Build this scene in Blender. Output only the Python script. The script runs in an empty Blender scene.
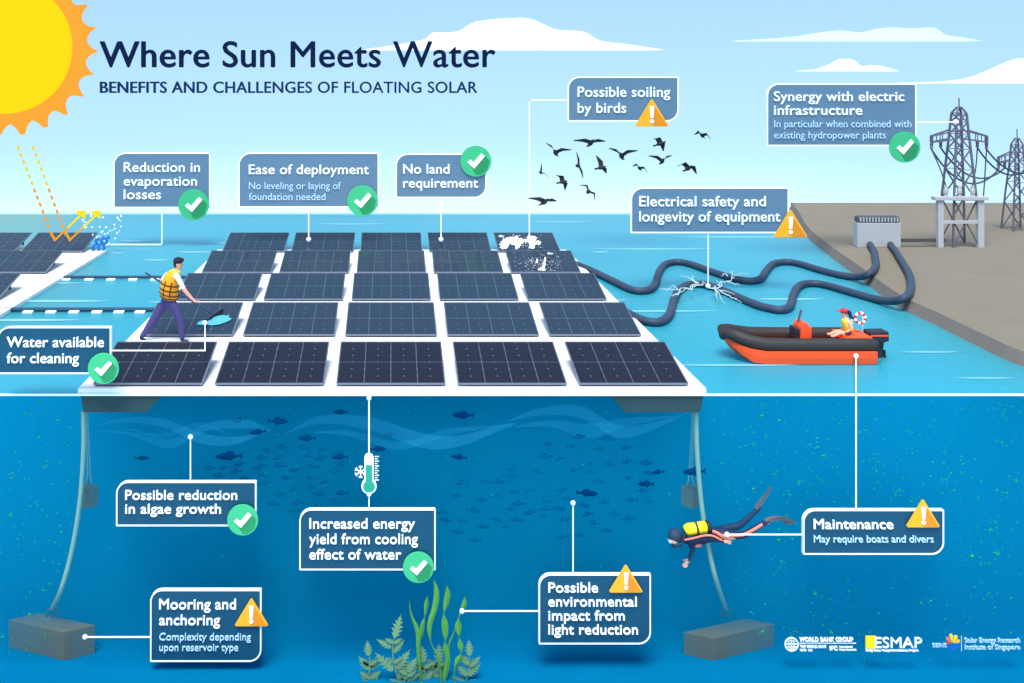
import bpy, bmesh, math, random
from math import radians as R, sin, cos, pi, atan2, sqrt
from mathutils import Vector, Matrix

scene = bpy.context.scene
COL = scene.collection
rnd = random.Random(7)

# ------------------------------------------------------------------ camera
CAM_H = 5.466            # metres above the water; +Y is straight ahead
cam_d = bpy.data.cameras.new("camera")
cam_d.sensor_width = 36.0
cam_d.lens = 36.0 * 1000 / 1024
cam_d.shift_x = 120 / 1024            # architectural lens shift: level camera, rising / falling front
cam_d.shift_y = -264.5 / 1024
cam_d.clip_start = 0.1
cam_d.clip_end = 2000
cam = bpy.data.objects.new("camera", cam_d)
COL.objects.link(cam)
cam.location = (0, 0, CAM_H)
cam.rotation_euler = (R(90), 0, 0)
scene.camera = cam

# ------------------------------------------------------------------ sky and sun
SUN_EL, SUN_AZ = 66, -165             # azimuth from +Y, negative = to the left; the sun stands high behind the viewer
world = bpy.data.worlds.new("World")
scene.world = world
world.use_nodes = True
nt = world.node_tree
nt.nodes.clear()
w_out = nt.nodes.new("ShaderNodeOutputWorld")
w_bg = nt.nodes.new("ShaderNodeBackground")
w_sky = nt.nodes.new("ShaderNodeTexSky")
w_sky.sky_type = 'NISHITA'
w_sky.sun_disc = False
w_sky.sun_elevation = R(SUN_EL)
w_sky.sun_rotation = R(SUN_AZ)
w_sky.altitude = 300
w_sky.air_density = 1.0
w_sky.dust_density = 0.1
w_sky.ozone_density = 1.6
w_tc = nt.nodes.new("ShaderNodeTexCoord")
w_sep = nt.nodes.new("ShaderNodeSeparateXYZ")
w_com = nt.nodes.new("ShaderNodeCombineXYZ")
w_add = nt.nodes.new("ShaderNodeMath"); w_add.operation = 'ADD'; w_add.inputs[1].default_value = 0.345
w_mul = nt.nodes.new("ShaderNodeMath"); w_mul.operation = 'MULTIPLY'; w_mul.inputs[1].default_value = 1.6
w_max = nt.nodes.new("ShaderNodeMath"); w_max.operation = 'MAXIMUM'; w_max.inputs[1].default_value = 0.12
w_hsv = nt.nodes.new("ShaderNodeHueSaturation")
w_hsv.inputs['Hue'].default_value = 0.487
w_hsv.inputs['Saturation'].default_value = 0.95
w_hsv.inputs['Value'].default_value = 1.0
L = nt.links.new
L(w_tc.outputs['Generated'], w_sep.inputs[0])
L(w_sep.outputs['X'], w_com.inputs['X']); L(w_sep.outputs['Y'], w_com.inputs['Y'])
L(w_sep.outputs['Z'], w_mul.inputs[0]); L(w_mul.outputs[0], w_add.inputs[0])
w_m2 = nt.nodes.new("ShaderNodeMath"); w_m2.operation = 'MULTIPLY_ADD'; w_m2.inputs[1].default_value = 0.4; w_m2.inputs[2].default_value = 0.262
w_min = nt.nodes.new("ShaderNodeMath"); w_min.operation = 'SMOOTH_MIN'; w_min.inputs[2].default_value = 0.05
L(w_sep.outputs['Z'], w_m2.inputs[0]); L(w_add.outputs[0], w_min.inputs[0]); L(w_m2.outputs[0], w_min.inputs[1]); L(w_min.outputs[0], w_max.inputs[0])
L(w_max.outputs[0], w_com.inputs['Z'])
L(w_com.outputs[0], w_sky.inputs['Vector'])
L(w_sky.outputs['Color'], w_hsv.inputs['Color']); L(w_hsv.outputs[0], w_bg.inputs['Color'])
w_bg.inputs['Strength'].default_value = 0.150
L(w_bg.outputs[0], w_out.inputs['Surface'])

sun_d = bpy.data.lights.new("sun", 'SUN')
sun_d.energy = 3.3
sun_d.angle = R(30)
sun_d.color = (1.0, 0.97, 0.92)
sun = bpy.data.objects.new("sun", sun_d)
COL.objects.link(sun)
_dir = Vector((sin(R(SUN_AZ)) * cos(R(SUN_EL)), cos(R(SUN_AZ)) * cos(R(SUN_EL)), sin(R(SUN_EL))))
sun.rotation_euler = (-_dir).to_track_quat('-Z', 'Y').to_euler()
sun.location = _dir * 60

scene.view_settings.view_transform = 'Standard'
scene.view_settings.look = 'None'
scene.view_settings.gamma = 1
scene.view_settings.exposure = 0.72
scene.render.engine = 'CYCLES'
scene.cycles.use_denoising = True
scene.cycles.max_bounces = 6
scene.cycles.volume_bounces = 2
scene.cycles.transparent_max_bounces = 12
scene.cycles.use_adaptive_sampling = True
scene.render.film_transparent = False

# ------------------------------------------------------------------ helpers
def P(px, py, D):
    """point of the place seen at a picture position, D metres ahead"""
    return Vector(((px - 392) * D / 1000, D, CAM_H - (py - 77) * D / 1000))

def W(px, py, z=0.0):
    """point at height z seen at a picture position"""
    D = (CAM_H - z) * 1000 / (py - 77)
    return Vector(((px - 392) * D / 1000, D, z))

def lin(c):
    out = []
    for v in c:
        v = v / 255
        out.append(v / 12.92 if v <= 0.04045 else ((v + 0.055) / 1.055) ** 2.4)
    return out

MATS = {}
def mat(name, rgb, rough=0.6, k=1.0, var=0.06, scale=6.0, metal=0.0, spec=0.3, emit=None, es=1.0, alpha=None):
    if name in MATS: return MATS[name]
    m = bpy.data.materials.new(name)
    m.use_nodes = True
    n = m.node_tree; b = n.nodes['Principled BSDF']
    c = [min(0.95, v * k) for v in lin(rgb)]
    b.inputs['Roughness'].default_value = rough
    b.inputs['Metallic'].default_value = metal
    b.inputs['Specular IOR Level'].default_value = spec
    if var > 0:
        tc = n.nodes.new('ShaderNodeTexCoord')
        nz = n.nodes.new('ShaderNodeTexNoise')
        nz.inputs['Scale'].default_value = scale
        nz.inputs['Detail'].default_value = 6
        mx = n.nodes.new('ShaderNodeMix'); mx.data_type = 'RGBA'
        mx.inputs['A'].default_value = [v * (1 - var) for v in c] + [1]
        mx.inputs['B'].default_value = [min(1, v * (1 + var)) for v in c] + [1]
        n.links.new(tc.outputs['Object'], nz.inputs['Vector'])
        n.links.new(nz.outputs['Fac'], mx.inputs['Factor'])
        n.links.new(mx.outputs['Result'], b.inputs['Base Color'])
        bp = n.nodes.new('ShaderNodeBump'); bp.inputs['Strength'].default_value = 0.08; bp.inputs['Distance'].default_value = 0.02
        n.links.new(nz.outputs['Fac'], bp.inputs['Height']); n.links.new(bp.outputs[0], b.inputs['Normal'])
    else:
        b.inputs['Base Color'].default_value = c + [1]
    if emit:
        b.inputs['Emission Color'].default_value = lin(emit) + [1]
        b.inputs['Emission Strength'].default_value = es
    if alpha is not None:
        b.inputs['Alpha'].default_value = alpha
    MATS[name] = m
    return m

def world_loc(o):
    v = Vector((0, 0, 0))
    while o is not None:
        v += o.location; o = o.parent
    return v

class MB:
    """collects shapes and links them as one mesh object"""
    def __init__(self): self.bm = bmesh.new()
    def _add(self, verts, faces):
        vs = [self.bm.verts.new(v) for v in verts]
        for f in faces:
            try: self.bm.faces.new([vs[i] for i in f])
            except ValueError: pass
        return vs
    def box(self, c, s, rz=0, rx=0, ry=0, bevel=0):
        c = Vector(c); M = Matrix.Rotation(rz, 3, 'Z') @ Matrix.Rotation(ry, 3, 'Y') @ Matrix.Rotation(rx, 3, 'X')
        if bevel > 0:
            t = bmesh.new(); bmesh.ops.create_cube(t, size=1)
            for v in t.verts: v.co = Vector((v.co.x * s[0], v.co.y * s[1], v.co.z * s[2]))
            bmesh.ops.bevel(t, geom=list(t.edges), offset=bevel, segments=2, affect='EDGES', profile=.6)
            t.verts.index_update()
            self._add([c + M @ v.co for v in t.verts], [[v.index for v in f.verts] for f in t.faces]); t.free()
            return self
        vs = [c + M @ Vector((x * s[0] / 2, y * s[1] / 2, z * s[2] / 2)) for x in (-1, 1) for y in (-1, 1) for z in (-1, 1)]
        self._add(vs, [(0, 1, 3, 2), (4, 6, 7, 5), (0, 4, 5, 1), (2, 3, 7, 6), (0, 2, 6, 4), (1, 5, 7, 3)])
        return self
    def hexa(self, pts):
        """8 points: bottom ring of four, top ring of four"""
        self._add([Vector(p) for p in pts], [(3, 2, 1, 0), (4, 5, 6, 7), (0, 1, 5, 4), (1, 2, 6, 5), (2, 3, 7, 6), (3, 0, 4, 7)])
        return self
    def bar(self, a, b, w, h=None):
        a = Vector(a); b = Vector(b); h = h or w; d = (b - a).normalized()
        up = Vector((0, 0, 1)) if abs(d.z) < .95 else Vector((0, 1, 0))
        s = d.cross(up).normalized(); u = s.cross(d).normalized()
        r = []
        for q in (a, b):
            for (i, j) in ((-1, -1), (1, -1), (1, 1), (-1, 1)): r.append(q + s * i * w / 2 + u * j * h / 2)
        return self.hexa(r)
    def tube(self, pts, r, n=10, flat=1.0, flat_axis=None):
        pts = [Vector(p) for p in pts]; N = len(pts)
        rr = r if isinstance(r, (list, tuple)) else [r] * N
        rings = []; ref = None
        for i, p in enumerate(pts):
            d = (pts[min(i + 1, N - 1)] - pts[max(i - 1, 0)]).normalized()
            if ref is None:
                ref = Vector((0, 1, 0)) if abs(d.y) < .9 else Vector((1, 0, 0))
            s = d.cross(ref).normalized(); u = s.cross(d).normalized(); ref = u
            rings.append([self.bm.verts.new(p + (s * cos(2 * pi * k / n) + u * sin(2 * pi * k / n) * flat) * rr[i]) for k in range(n)])
        for i in range(N - 1):
            for k in range(n):
                self.bm.faces.new([rings[i][k], rings[i][(k + 1) % n], rings[i + 1][(k + 1) % n], rings[i + 1][k]])
        self.bm.faces.new(rings[0][::-1]); self.bm.faces.new(rings[-1])
        return self
    def ball(self, c, s, seg=16, rings=10, M=None):
        c = Vector(c); s = Vector((s, s, s)) if not hasattr(s, '__len__') else Vector(s)
        t = bmesh.new(); bmesh.ops.create_uvsphere(t, u_segments=seg, v_segments=rings, radius=1)
        t.verts.index_update()
        def tr(v):
            q = Vector((v.x * s.x, v.y * s.y, v.z * s.z))
            return c + (M @ q if M is not None else q)
        self._add([tr(v.co) for v in t.verts], [[v.index for v in f.verts] for f in t.faces]); t.free()
        return self
    def prism(self, poly, y0, y1, bevel=0.0):
        """outline in the XZ plane given a thickness along Y (front at y0)"""
        poly = [Vector((p[0], 0, p[1])) for p in poly]
        t = bmesh.new()
        f = t.faces.new([t.verts.new(p + Vector((0, y0, 0))) for p in poly])
        e = bmesh.ops.extrude_face_region(t, geom=[f])
        bmesh.ops.translate(t, verts=[v for v in e['geom'] if isinstance(v, bmesh.types.BMVert)], vec=(0, y1 - y0, 0))
        bmesh.ops.recalc_face_normals(t, faces=list(t.faces))
        if bevel > 0:
            big = [f for f in t.faces if len(f.verts) == len(poly)]
            ed = set(e_ for f in big for e_ in f.edges)
            bmesh.ops.bevel(t, geom=list(ed), offset=bevel, segments=2, affect='EDGES', profile=.6, clamp_overlap=True)
        bmesh.ops.triangulate(t, faces=[f for f in t.faces if len(f.verts) > 4])
        t.verts.index_update()
        self._add([v.co.copy() for v in t.verts], [[v.index for v in f.verts] for f in t.faces]); t.free()
        return self
    def sheet(self, pts):
        self._add([Vector(p) for p in pts], [list(range(len(pts)))]); return self
    def build(self, name, m, parent=None, smooth=False, recalc=True):
        if recalc: bmesh.ops.recalc_face_normals(self.bm, faces=list(self.bm.faces))
        off = world_loc(parent) if parent else Vector((0, 0, 0))
        if off.length > 0: bmesh.ops.translate(self.bm, verts=list(self.bm.verts), vec=-off)
        me = bpy.data.meshes.new(name); self.bm.to_mesh(me); self.bm.free()
        if smooth:
            for p in me.polygons: p.use_smooth = True
        if isinstance(m, (list, tuple)):
            for q in m: me.materials.append(q)
        else: me.materials.append(m)
        o = bpy.data.objects.new(name, me); COL.objects.link(o)
        if parent: o.parent = parent
        return o

def set_origin(o, loc):
    """move a top-level mesh's origin to its base"""
    loc = Vector(loc); o.data.transform(Matrix.Translation(-loc)); o.location = loc

def tag(o, label=None, cat=None, group=None, kind=None):
    if label: o['label'] = label
    if cat: o['category'] = cat
    if group: o['group'] = group
    if kind: o['kind'] = kind
    return o

def thing(name, label, cat, loc=(0, 0, 0), group=None):
    o = bpy.data.objects.new(name, None); COL.objects.link(o); o.location = loc
    o.empty_display_size = .2
    return tag(o, label, cat, group)

def copy_tree(o, parent=None):
    c = o.copy(); COL.objects.link(c)
    if parent: c.parent = parent
    for ch in list(o.children): copy_tree(ch, c)
    return c

def spline(pts, n=8):
    pts = [Vector(p) for p in pts]; out = []
    q = [pts[0] * 2 - pts[1]] + pts + [pts[-1] * 2 - pts[-2]]
    for i in range(1, len(q) - 2):
        a, b, c, d = q[i - 1:i + 3]
        for k in range(n):
            t = k / n
            out.append(.5 * ((2 * b) + (c - a) * t + (2 * a - 5 * b + 4 * c - d) * t * t + (3 * b - a - 3 * c + d) * t ** 3))
    out.append(pts[-1]); return out
# ------------------------------------------------------------------ water
D0 = 17.24                              # distance of the cut face of the reservoir
XL, XR, YB = -24.0, 34.0, 40.2

def vol_mat():
    m = bpy.data.materials.new("deep_water"); m.use_nodes = True
    n = m.node_tree; n.nodes.clear()
    o = n.nodes.new('ShaderNodeOutputMaterial')
    v = n.nodes.new('ShaderNodeVolumePrincipled')
    v.inputs['Color'].default_value = (0.005, 0.625, 0.94, 1)
    v.inputs['Density'].default_value = 0.35
    v.inputs['Anisotropy'].default_value = 0.0
    n.links.new(v.outputs[0], o.inputs['Volume'])
    return m

def surf_mat():
    m = bpy.data.materials.new("water_surface"); m.use_nodes = True
    n = m.node_tree; n.nodes.clear()
    o = n.nodes.new('ShaderNodeOutputMaterial')
    tr = n.nodes.new('ShaderNodeBsdfTransparent'); tr.inputs[0].default_value = (.85, .97, 1, 1)
    df = n.nodes.new('ShaderNodeBsdfDiffuse'); df.inputs[0].default_value = lin((50, 178, 194)) + [1]
    gl = n.nodes.new('ShaderNodeBsdfGlossy'); gl.inputs['Roughness'].default_value = .35; gl.inputs[0].default_value = (.8, .95, .95, 1)
    m1 = n.nodes.new('ShaderNodeMixShader'); m1.inputs[0].default_value = .5
    m2 = n.nodes.new('ShaderNodeMixShader')
    tc = n.nodes.new('ShaderNodeTexCoord'); mp = n.nodes.new('ShaderNodeMapping'); mp.inputs['Scale'].default_value = (.8, 2.2, 1)
    nz = n.nodes.new('ShaderNodeTexNoise'); nz.inputs['Scale'].default_value = 1.6; nz.inputs['Detail'].default_value = 5
    bp = n.nodes.new('ShaderNodeBump'); bp.inputs['Strength'].default_value = .35; bp.inputs['Distance'].default_value = .12
    n.links.new(tc.outputs['Object'], mp.inputs[0]); n.links.new(mp.outputs[0], nz.inputs['Vector']); n.links.new(nz.outputs['Fac'], bp.inputs['Height'])
    n.links.new(bp.outputs[0], gl.inputs['Normal']); n.links.new(bp.outputs[0], df.inputs['Normal'])
    fr = n.nodes.new('ShaderNodeFresnel'); fr.inputs[0].default_value = 1.2
    n.links.new(tr.outputs[0], m1.inputs[1]); n.links.new(df.outputs[0], m1.inputs[2])
    n.links.new(fr.outputs[0], m2.inputs[0]); n.links.new(m1.outputs[0], m2.inputs[1]); n.links.new(gl.outputs[0], m2.inputs[2])
    n.links.new(m2.outputs[0], o.inputs['Surface'])
    return m

w = MB().box(((XL + XR) / 2, (D0 + YB) / 2, -2.336), (XR - XL, YB - D0, 4.632)).build('water', vol_mat())
tag(w, kind='structure')
w = MB().sheet([(XL, D0, 0), (XR, D0, 0), (XR, YB, 0), (XL, YB, 0)]).build('water_surface', surf_mat())
tag(w, kind='structure')
bedm = mat('lake_bed', (3, 128, 178), .95, .58, .12, .9, spec=0)
b = MB()
b.sheet([(XL, 15.8, -4.656), (XR, 15.8, -4.656), (XR, YB - .1, -4.656), (XL, YB - .1, -4.656)])
b.sheet([(XL, YB - .1, -4.656), (XR, YB - .1, -4.656), (XR, YB - .1, -.05), (XL, YB - .1, -.05)])
tag(b.build('lake_bed', bedm), kind='structure')

# ------------------------------------------------------------------ floating array
white = mat('white_float', (255, 255, 255), .55, .8, .02)
def panel_mat(name, ca, cb, cl, sp_=.5):
    m = bpy.data.materials.new(name); m.use_nodes = True
    n = m.node_tree; b = n.nodes['Principled BSDF']; lk = n.links.new
    tc = n.nodes.new('ShaderNodeTexCoord'); sp = n.nodes.new('ShaderNodeSeparateXYZ')
    lk(tc.outputs['Object'], sp.inputs[0])
    def M(op, a, v=None, c=None):
        x = n.nodes.new('ShaderNodeMath'); x.operation = op
        for i, q in enumerate((a, v, c)):
            if q is None: continue
            if isinstance(q, (int, float)): x.inputs[i].default_value = q
            else: lk(q, x.inputs[i])
        return x.outputs[0]
    def line(src, period, width):
        f = M('FRACT', M('ADD', M('DIVIDE', src, period), 100.5))
        return M('LESS_THAN', M('ABSOLUTE', M('SUBTRACT', f, .5)), width / period / 2)
    X, Y = sp.outputs['X'], sp.outputs['Y']
    mod = M('MAXIMUM', line(X, 1.86 / 4, .014), line(Y, 1.50 / 2, .014))     # module joints
    cell = M('MAXIMUM', line(X, 1.86 / 24, .004), line(Y, 1.50 / 12, .005))
    dot = M('MULTIPLY', line(X, 1.86 / 8, .03), line(Y, 1.5 / 6, .035))
    c1 = n.nodes.new('ShaderNodeMix'); c1.data_type = 'RGBA'
    c1.inputs['A'].default_value = lin(ca) + [1]; c1.inputs['B'].default_value = lin(cb) + [1]
    lk(cell, c1.inputs['Factor'])
    c2 = n.nodes.new('ShaderNodeMix'); c2.data_type = 'RGBA'; c2.inputs['B'].default_value = lin(cl) + [1]
    lk(M('MAXIMUM', mod, dot), c2.inputs['Factor']); lk(c1.outputs['Result'], c2.inputs['A'])
    lk(c2.outputs['Result'], b.inputs['Base Color'])
    b.inputs['Roughness'].default_value = .22; b.inputs['Specular IOR Level'].default_value = sp_
    return m
glass = panel_mat('dark_solar_glass', (20, 17, 30), (34, 32, 46), (80, 82, 98), .28)
glass_b = panel_mat('haze_paled_solar_glass', (28, 42, 56), (38, 54, 70), (68, 86, 102), .42)  # same panels farther off: distance haze and sky sheen put into the colour
rail = mat('panel_rail', (120, 125, 140), .4, 1, .03, metal=.5)

def make_panel(glass):
    t = thing('solar_panel', 'x', 'solar panel')
    a = atan2(.325, 1.5)
    wd, ln = 1.89, 1.535
    Mx = Matrix.Rotation(a, 3, 'X')
    def slab(x0, x1, v0, v1, z0, z1):
        return [Mx @ Vector(p) + Vector((0, 0, .05)) for p in ((x0, v0, z0), (x1, v0, z0), (x1, v1, z0), (x0, v1, z0), (x0, v0, z1), (x1, v0, z1), (x1, v1, z1), (x0, v1, z1))]
    g = MB()
    g.hexa([Vector(p) for p in ((-wd/2+.012, .012, -.012), (wd/2-.012, .012, -.012), (wd/2-.012, ln-.012, -.012), (-wd/2+.012, ln-.012, -.012),
                                (-wd/2+.012, .012, .012), (wd/2-.012, .012, .012), (wd/2-.012, ln-.012, .012), (-wd/2+.012, ln-.012, .012))])
    go = g.build('glass', glass, t); go.rotation_euler = (a, 0, 0); go.location = (0, 0, .05)
    go.data.transform(Matrix.Translation((0, 0, 0)))
    f = MB()
    for q in ((-wd/2, wd/2, 0, .012), (-wd/2, wd/2, ln-.012, ln)): f.hexa(slab(q[0], q[1], q[2], q[3], -.02, .016))
    for q in ((-wd/2, -wd/2+.012), (wd/2-.012, wd/2)): f.hexa(slab(q[0], q[1], .012, ln-.012, -.02, .016))
    f.build('frame', rail, t)
    for x in (-.7, .7):
        MB().bar((x, 1.4, .0), (x, 1.4, .325), .05).build('support', rail, t)
    return t

proto = make_panel(glass)
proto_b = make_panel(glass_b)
ROWS = [17.32, 20.6, 23.9, 27.2, 30.5]
rown = ['front row', 'second row', 'middle row', 'fourth row', 'back row']
coln = ['leftmost', 'second from the left', 'middle', 'second from the right', 'rightmost']
first = second = True
for r, D in enumerate(ROWS):
    for c in range(5):
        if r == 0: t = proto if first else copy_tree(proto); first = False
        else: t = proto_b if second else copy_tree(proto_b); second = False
        t.location = ((c - 2) * 2.105 - .02, D, .10)
        extra = ''
        if r == 4 and c == 4: extra = ' splashed with thick white droppings'
        if r == 3 and c == 4: extra = ' speckled with white droppings'
        if r == 1 and c == 0: extra = ' being washed by the worker'
        if r == 0: lab = 'dark solar panel%s, %s of the front row' % (extra, coln[c])
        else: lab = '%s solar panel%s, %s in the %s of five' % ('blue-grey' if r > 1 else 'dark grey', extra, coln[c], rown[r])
        tag(t, lab, 'solar panel', 'solar panels on the main floating platform')
SB = 31.1
pf = thing('floating_platform', 'wide white floating platform carrying five rows of solar panels', 'platform', (0, D0, 0))
MB().box((0, (D0 + SB) / 2, .05), (10.84, SB - D0, .10), bevel=.012).build('deck', white, pf)
pont = mat('pontoon', (38, 62, 66), .8, 1, .12, 3)
for s, xa, xb in ((-1, -5.38, -3.95), (1, 3.75, 5.38)):
    q = .25
    x0, x1 = (xa, xb)
    b = MB()
    lo0, lo1 = (x0 + (.06 if s < 0 else .28), x1 - (.28 if s < 0 else .06))
    b.hexa([(lo0, D0 + .02, -.32), (lo1, D0 + .02, -.32), (lo1, SB - 1, -.32), (lo0, SB - 1, -.32), (x0, D0 + .02, -.005), (x1, D0 + .02, -.005), (x1, SB - 1, -.005), (x0, SB - 1, -.005)])
    b.build('pontoon', pont, pf)
# left neighbour platform, cut by the edge of the view
pl = thing('floating_platform', 'white floating platform reaching out of view on the left, below the dashed sun rays', 'platform', (-12.5, 20, 0))
MB().box((-12.5 + .0, 25.5, .05), (7.3, 11.2, .10), bevel=.012).build('deck', white, pl)
MB().box((-12.5, 25.5, -.17), (6.6, 10.6, .32)).build('pontoon', pont, pl)
for (c, D, lab) in ((0, 30.5, 'blue-grey solar panel under the two yellow bouncing arrows on the left platform'),
                    (1, 30.5, 'blue-grey solar panel at the back of the left platform, cut by the left edge'),
                    (0, 27.2, 'blue-grey solar panel beside the deck edge, middle row of the left platform'),
                    (0, 23.9, 'grey solar panel cut off at the front of the left platform')):
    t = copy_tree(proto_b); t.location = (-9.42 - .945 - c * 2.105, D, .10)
    tag(t, lab, 'solar panel', 'solar panels on the left floating platform')

# bright line where the surface meets the cut face
wl = mat('waterline_foam', (235, 250, 255), .4, 1.0, 0)
MB().box(((XL + XR) / 2, D0 - .012, -.008), (XR - XL, .02, .034)).build('water_edge', wl)['kind'] = 'structure'

# reflected glints on the ripples, painted as pale flat streaks
rm = mat('ripple_glint', (150, 222, 243), .5, .62, 0)
b = MB()
def streak(cx, cy, wpx, hpx=1.3):
    c = W(cx, cy, .008); D = c.y; a = wpx * D / 2000; hh = hpx * D * D / (CAM_H * 1000) / 2
    n = 18; pts = []
    for i in range(n):
        q = 2 * pi * i / n
        pts.append((c.x + a * cos(q) * (1 + .05 * sin(3 * q)), c.y + hh * sin(q) * (.5 + .5 * abs(sin(q))), .008))
    b.sheet(pts)
for q in ((135, 241, 32), (195, 252, 40), (222, 243, 20), (156, 260, 30), (115, 253, 20), (55, 301, 110, 2.2), (172, 302, 50, 1.8), (25, 320, 110, 2.4),
          (655, 249, 130, 1.3), (745, 237, 150, 1.3), (655, 311, 130, 1.6), (790, 299, 70, 1.8), (735, 365, 130, 1.8), (610, 300, 40), (600, 252, 18),
          (20, 330, 60, 1.6), (60, 283, 50, 1.2), (985, 378, 60, 1.5), (560, 222, 70, 1), (350, 224, 80, 1), (930, 352, 60, 1.4)):
    streak(*q)
tag(b.build('water_glints', rm), kind='stuff', label='pale horizontal ripple streaks on the water surface')

# ------------------------------------------------------------------ shore
ZG = .25
EDGE = [(700, 150), (786, 203), (791, 207), (805, 235), (828, 255), (855, 275), (895, 305), (935, 325), (975, 345), (1024, 367), (1120, 392.5)]
low = [W(px, py, 0) for px, py in [(796, 219)] + EDGE[3:]]
low = [Vector((W(789, 209).x, 41.4, 0))] + spline(low, 5)
for p in low: p.y = max(p.y, D0 + .02)
g = MB()
up = []
for i, p in enumerate(low):
    d = (low[min(i + 1, len(low) - 1)] - low[max(i - 1, 0)]).normalized()
    nrm = Vector((-d.y, d.x, 0))
    if nrm.x < 0: nrm = -nrm
    up.append(p + nrm * .12 + Vector((0, 0, ZG)))
bank = MB()
for i in range(len(low) - 1):
    a, b_, c, d = low[i], low[i + 1], up[i + 1], up[i]
    bank.sheet([a + Vector((0, 0, -.6)), b_ + Vector((0, 0, -.6)), b_, a]); bank.sheet([a, b_, c, d])
bank.build('bank', mat('bank_rock', (124, 114, 106), .95, .85, .2, 2.5))['kind'] = 'structure'
far = [Vector((XR, up[-1].y, ZG)), Vector((XR, 41.5, ZG)), Vector((up[0].x, 41.5, ZG))]
g.sheet([p for p in up] + far)
gm = mat('shore_ground', (168, 156, 136), .95, .47, .10, 1.1)
bmesh.ops.triangulate(g.bm, faces=list(g.bm.faces))
go = g.build('ground', gm); go['kind'] = 'structure'
gs = MB(); gs.sheet([(XR, up[-1].y, ZG), (XR, 41.5, ZG), (XR, 41.5, -5), (XR, up[-1].y, -5)]); gs.sheet([(up[0].x, 41.5, ZG), (XR, 41.5, ZG), (XR, 41.5, -5), (up[0].x, 41.5, -5)])
gs.sheet([(up[-1].x, up[-1].y, ZG), (XR, up[-1].y, ZG), (XR, up[-1].y, -.01), (up[-1].x, up[-1].y, -.01)])
gs.build('bank_side', mat('bank_rock', (0, 0, 0)))['kind'] = 'structure'

# ------------------------------------------------------------------ clouds
cm = mat('cloud_white', (250, 253, 255), .9, 1.15, 0)
cm.node_tree.nodes['Principled BSDF'].inputs['Alpha'].default_value = .86
cm2 = mat('cloud_pale', (222, 241, 251), .9, 1.0, 0)
cm2.node_tree.nodes['Principled BSDF'].inputs['Alpha'].default_value = .7
def cloud(top, ybase, D, m, label):
    z = [(P(x, y, D).x, P(x, y, D).z) for x, y in top]
    pts = [Vector((a, 0, c)) for a, c in z]
    sm = spline(pts, 4)
    zb = P(0, ybase, D).z
    poly = [(p.x, max(p.z, zb + .02)) for p in sm] + [(pts[-1].x - .6, zb), (pts[0].x + .6, zb)]
    b = MB(); b.prism(poly, D - .5, D + .7, bevel=.12)
    o = b.build('cloud', m); tag(o, label, 'cloud')
    set_origin(o, (P(sum(t[0] for t in top) / len(top), ybase, D)))
cloud([(362, 50), (390, 46), (423, 40), (433, 33), (456, 32), (476, 22), (512, 18.5), (532, 20), (555, 30), (582, 32), (599, 41), (625, 44.5), (662, 50)], 50.5, 62, cm, 'long white cloud with a humped top right behind the end of the title')
cloud([(733, 41), (768, 39), (800, 36), (835, 31), (861, 33), (885, 28), (908, 29), (930, 28), (942, 35), (960, 38), (978, 41)], 41.5, 70, cm2, 'faint pale blue-white long flat cloud high in the upper right')
cloud([(799, 71), (820, 69), (834, 64), (844, 59), (852, 61), (860, 67), (875, 65.5), (885, 68), (896, 71)], 71.5, 66, cm, 'tiny white cloud just above the callout about electric infrastructure')
cloud([(900, 83), (940, 82), (968, 79), (985, 74), (1001, 67), (1015, 61), (1030, 58), (1050, 62), (1080, 75), (1110, 83)], 83.5, 64, cm, 'white cloud swelling towards the upper right edge above the pylons')

# ------------------------------------------------------------------ the drawn sun, a spiked disc that glows
Ds = 58
c = P(6, 47, Ds); k = Ds / 1000
sr = thing('sun', 'huge glowing yellow sun with an orange scalloped spiky rim in the upper left corner', 'sun', c)
poly = []
n = 23
for i in range(n):
    a0 = R(2.6) + 2 * pi * i / n; a1 = a0 + 2 * pi / n
    t0 = Vector((cos(a0), sin(a0))) * 89; t1 = Vector((cos(a1), sin(a1))) * 89
    for j in range(8):
        u = j / 8
        q = t0.lerp(t1, u); q = q * (1 - (.125 * sin(pi * u) ** .6))
        poly.append((c.x + q.x * k, c.z - q.y * k))
def emat(name, col, s=1.0):
    m = bpy.data.materials.new(name); m.use_nodes = True
    b = m.node_tree.nodes['Principled BSDF']; b.inputs['Base Color'].default_value = [v * .05 for v in lin(col)] + [1]
    e = 2 ** -scene.view_settings.exposure
    b.inputs['Roughness'].default_value = 1; b.inputs['Specular IOR Level'].default_value = 0
    b.inputs['Emission Color'].default_value = lin(col) + [1]; b.inputs['Emission Strength'].default_value = e * s
    return m
MB().prism(poly, Ds, Ds + .8).build('rim', emat('sun_rim', (252, 172, 60), .97), sr)
MB().prism([(c.x + 66.5 * k * cos(2 * pi * i / 72), c.z + 66.5 * k * sin(2 * pi * i / 72)) for i in range(72)], Ds - .5, Ds + .1, bevel=.05).build('disc', emat('sun_disc', (255, 222, 26), .97), sr)
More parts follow.
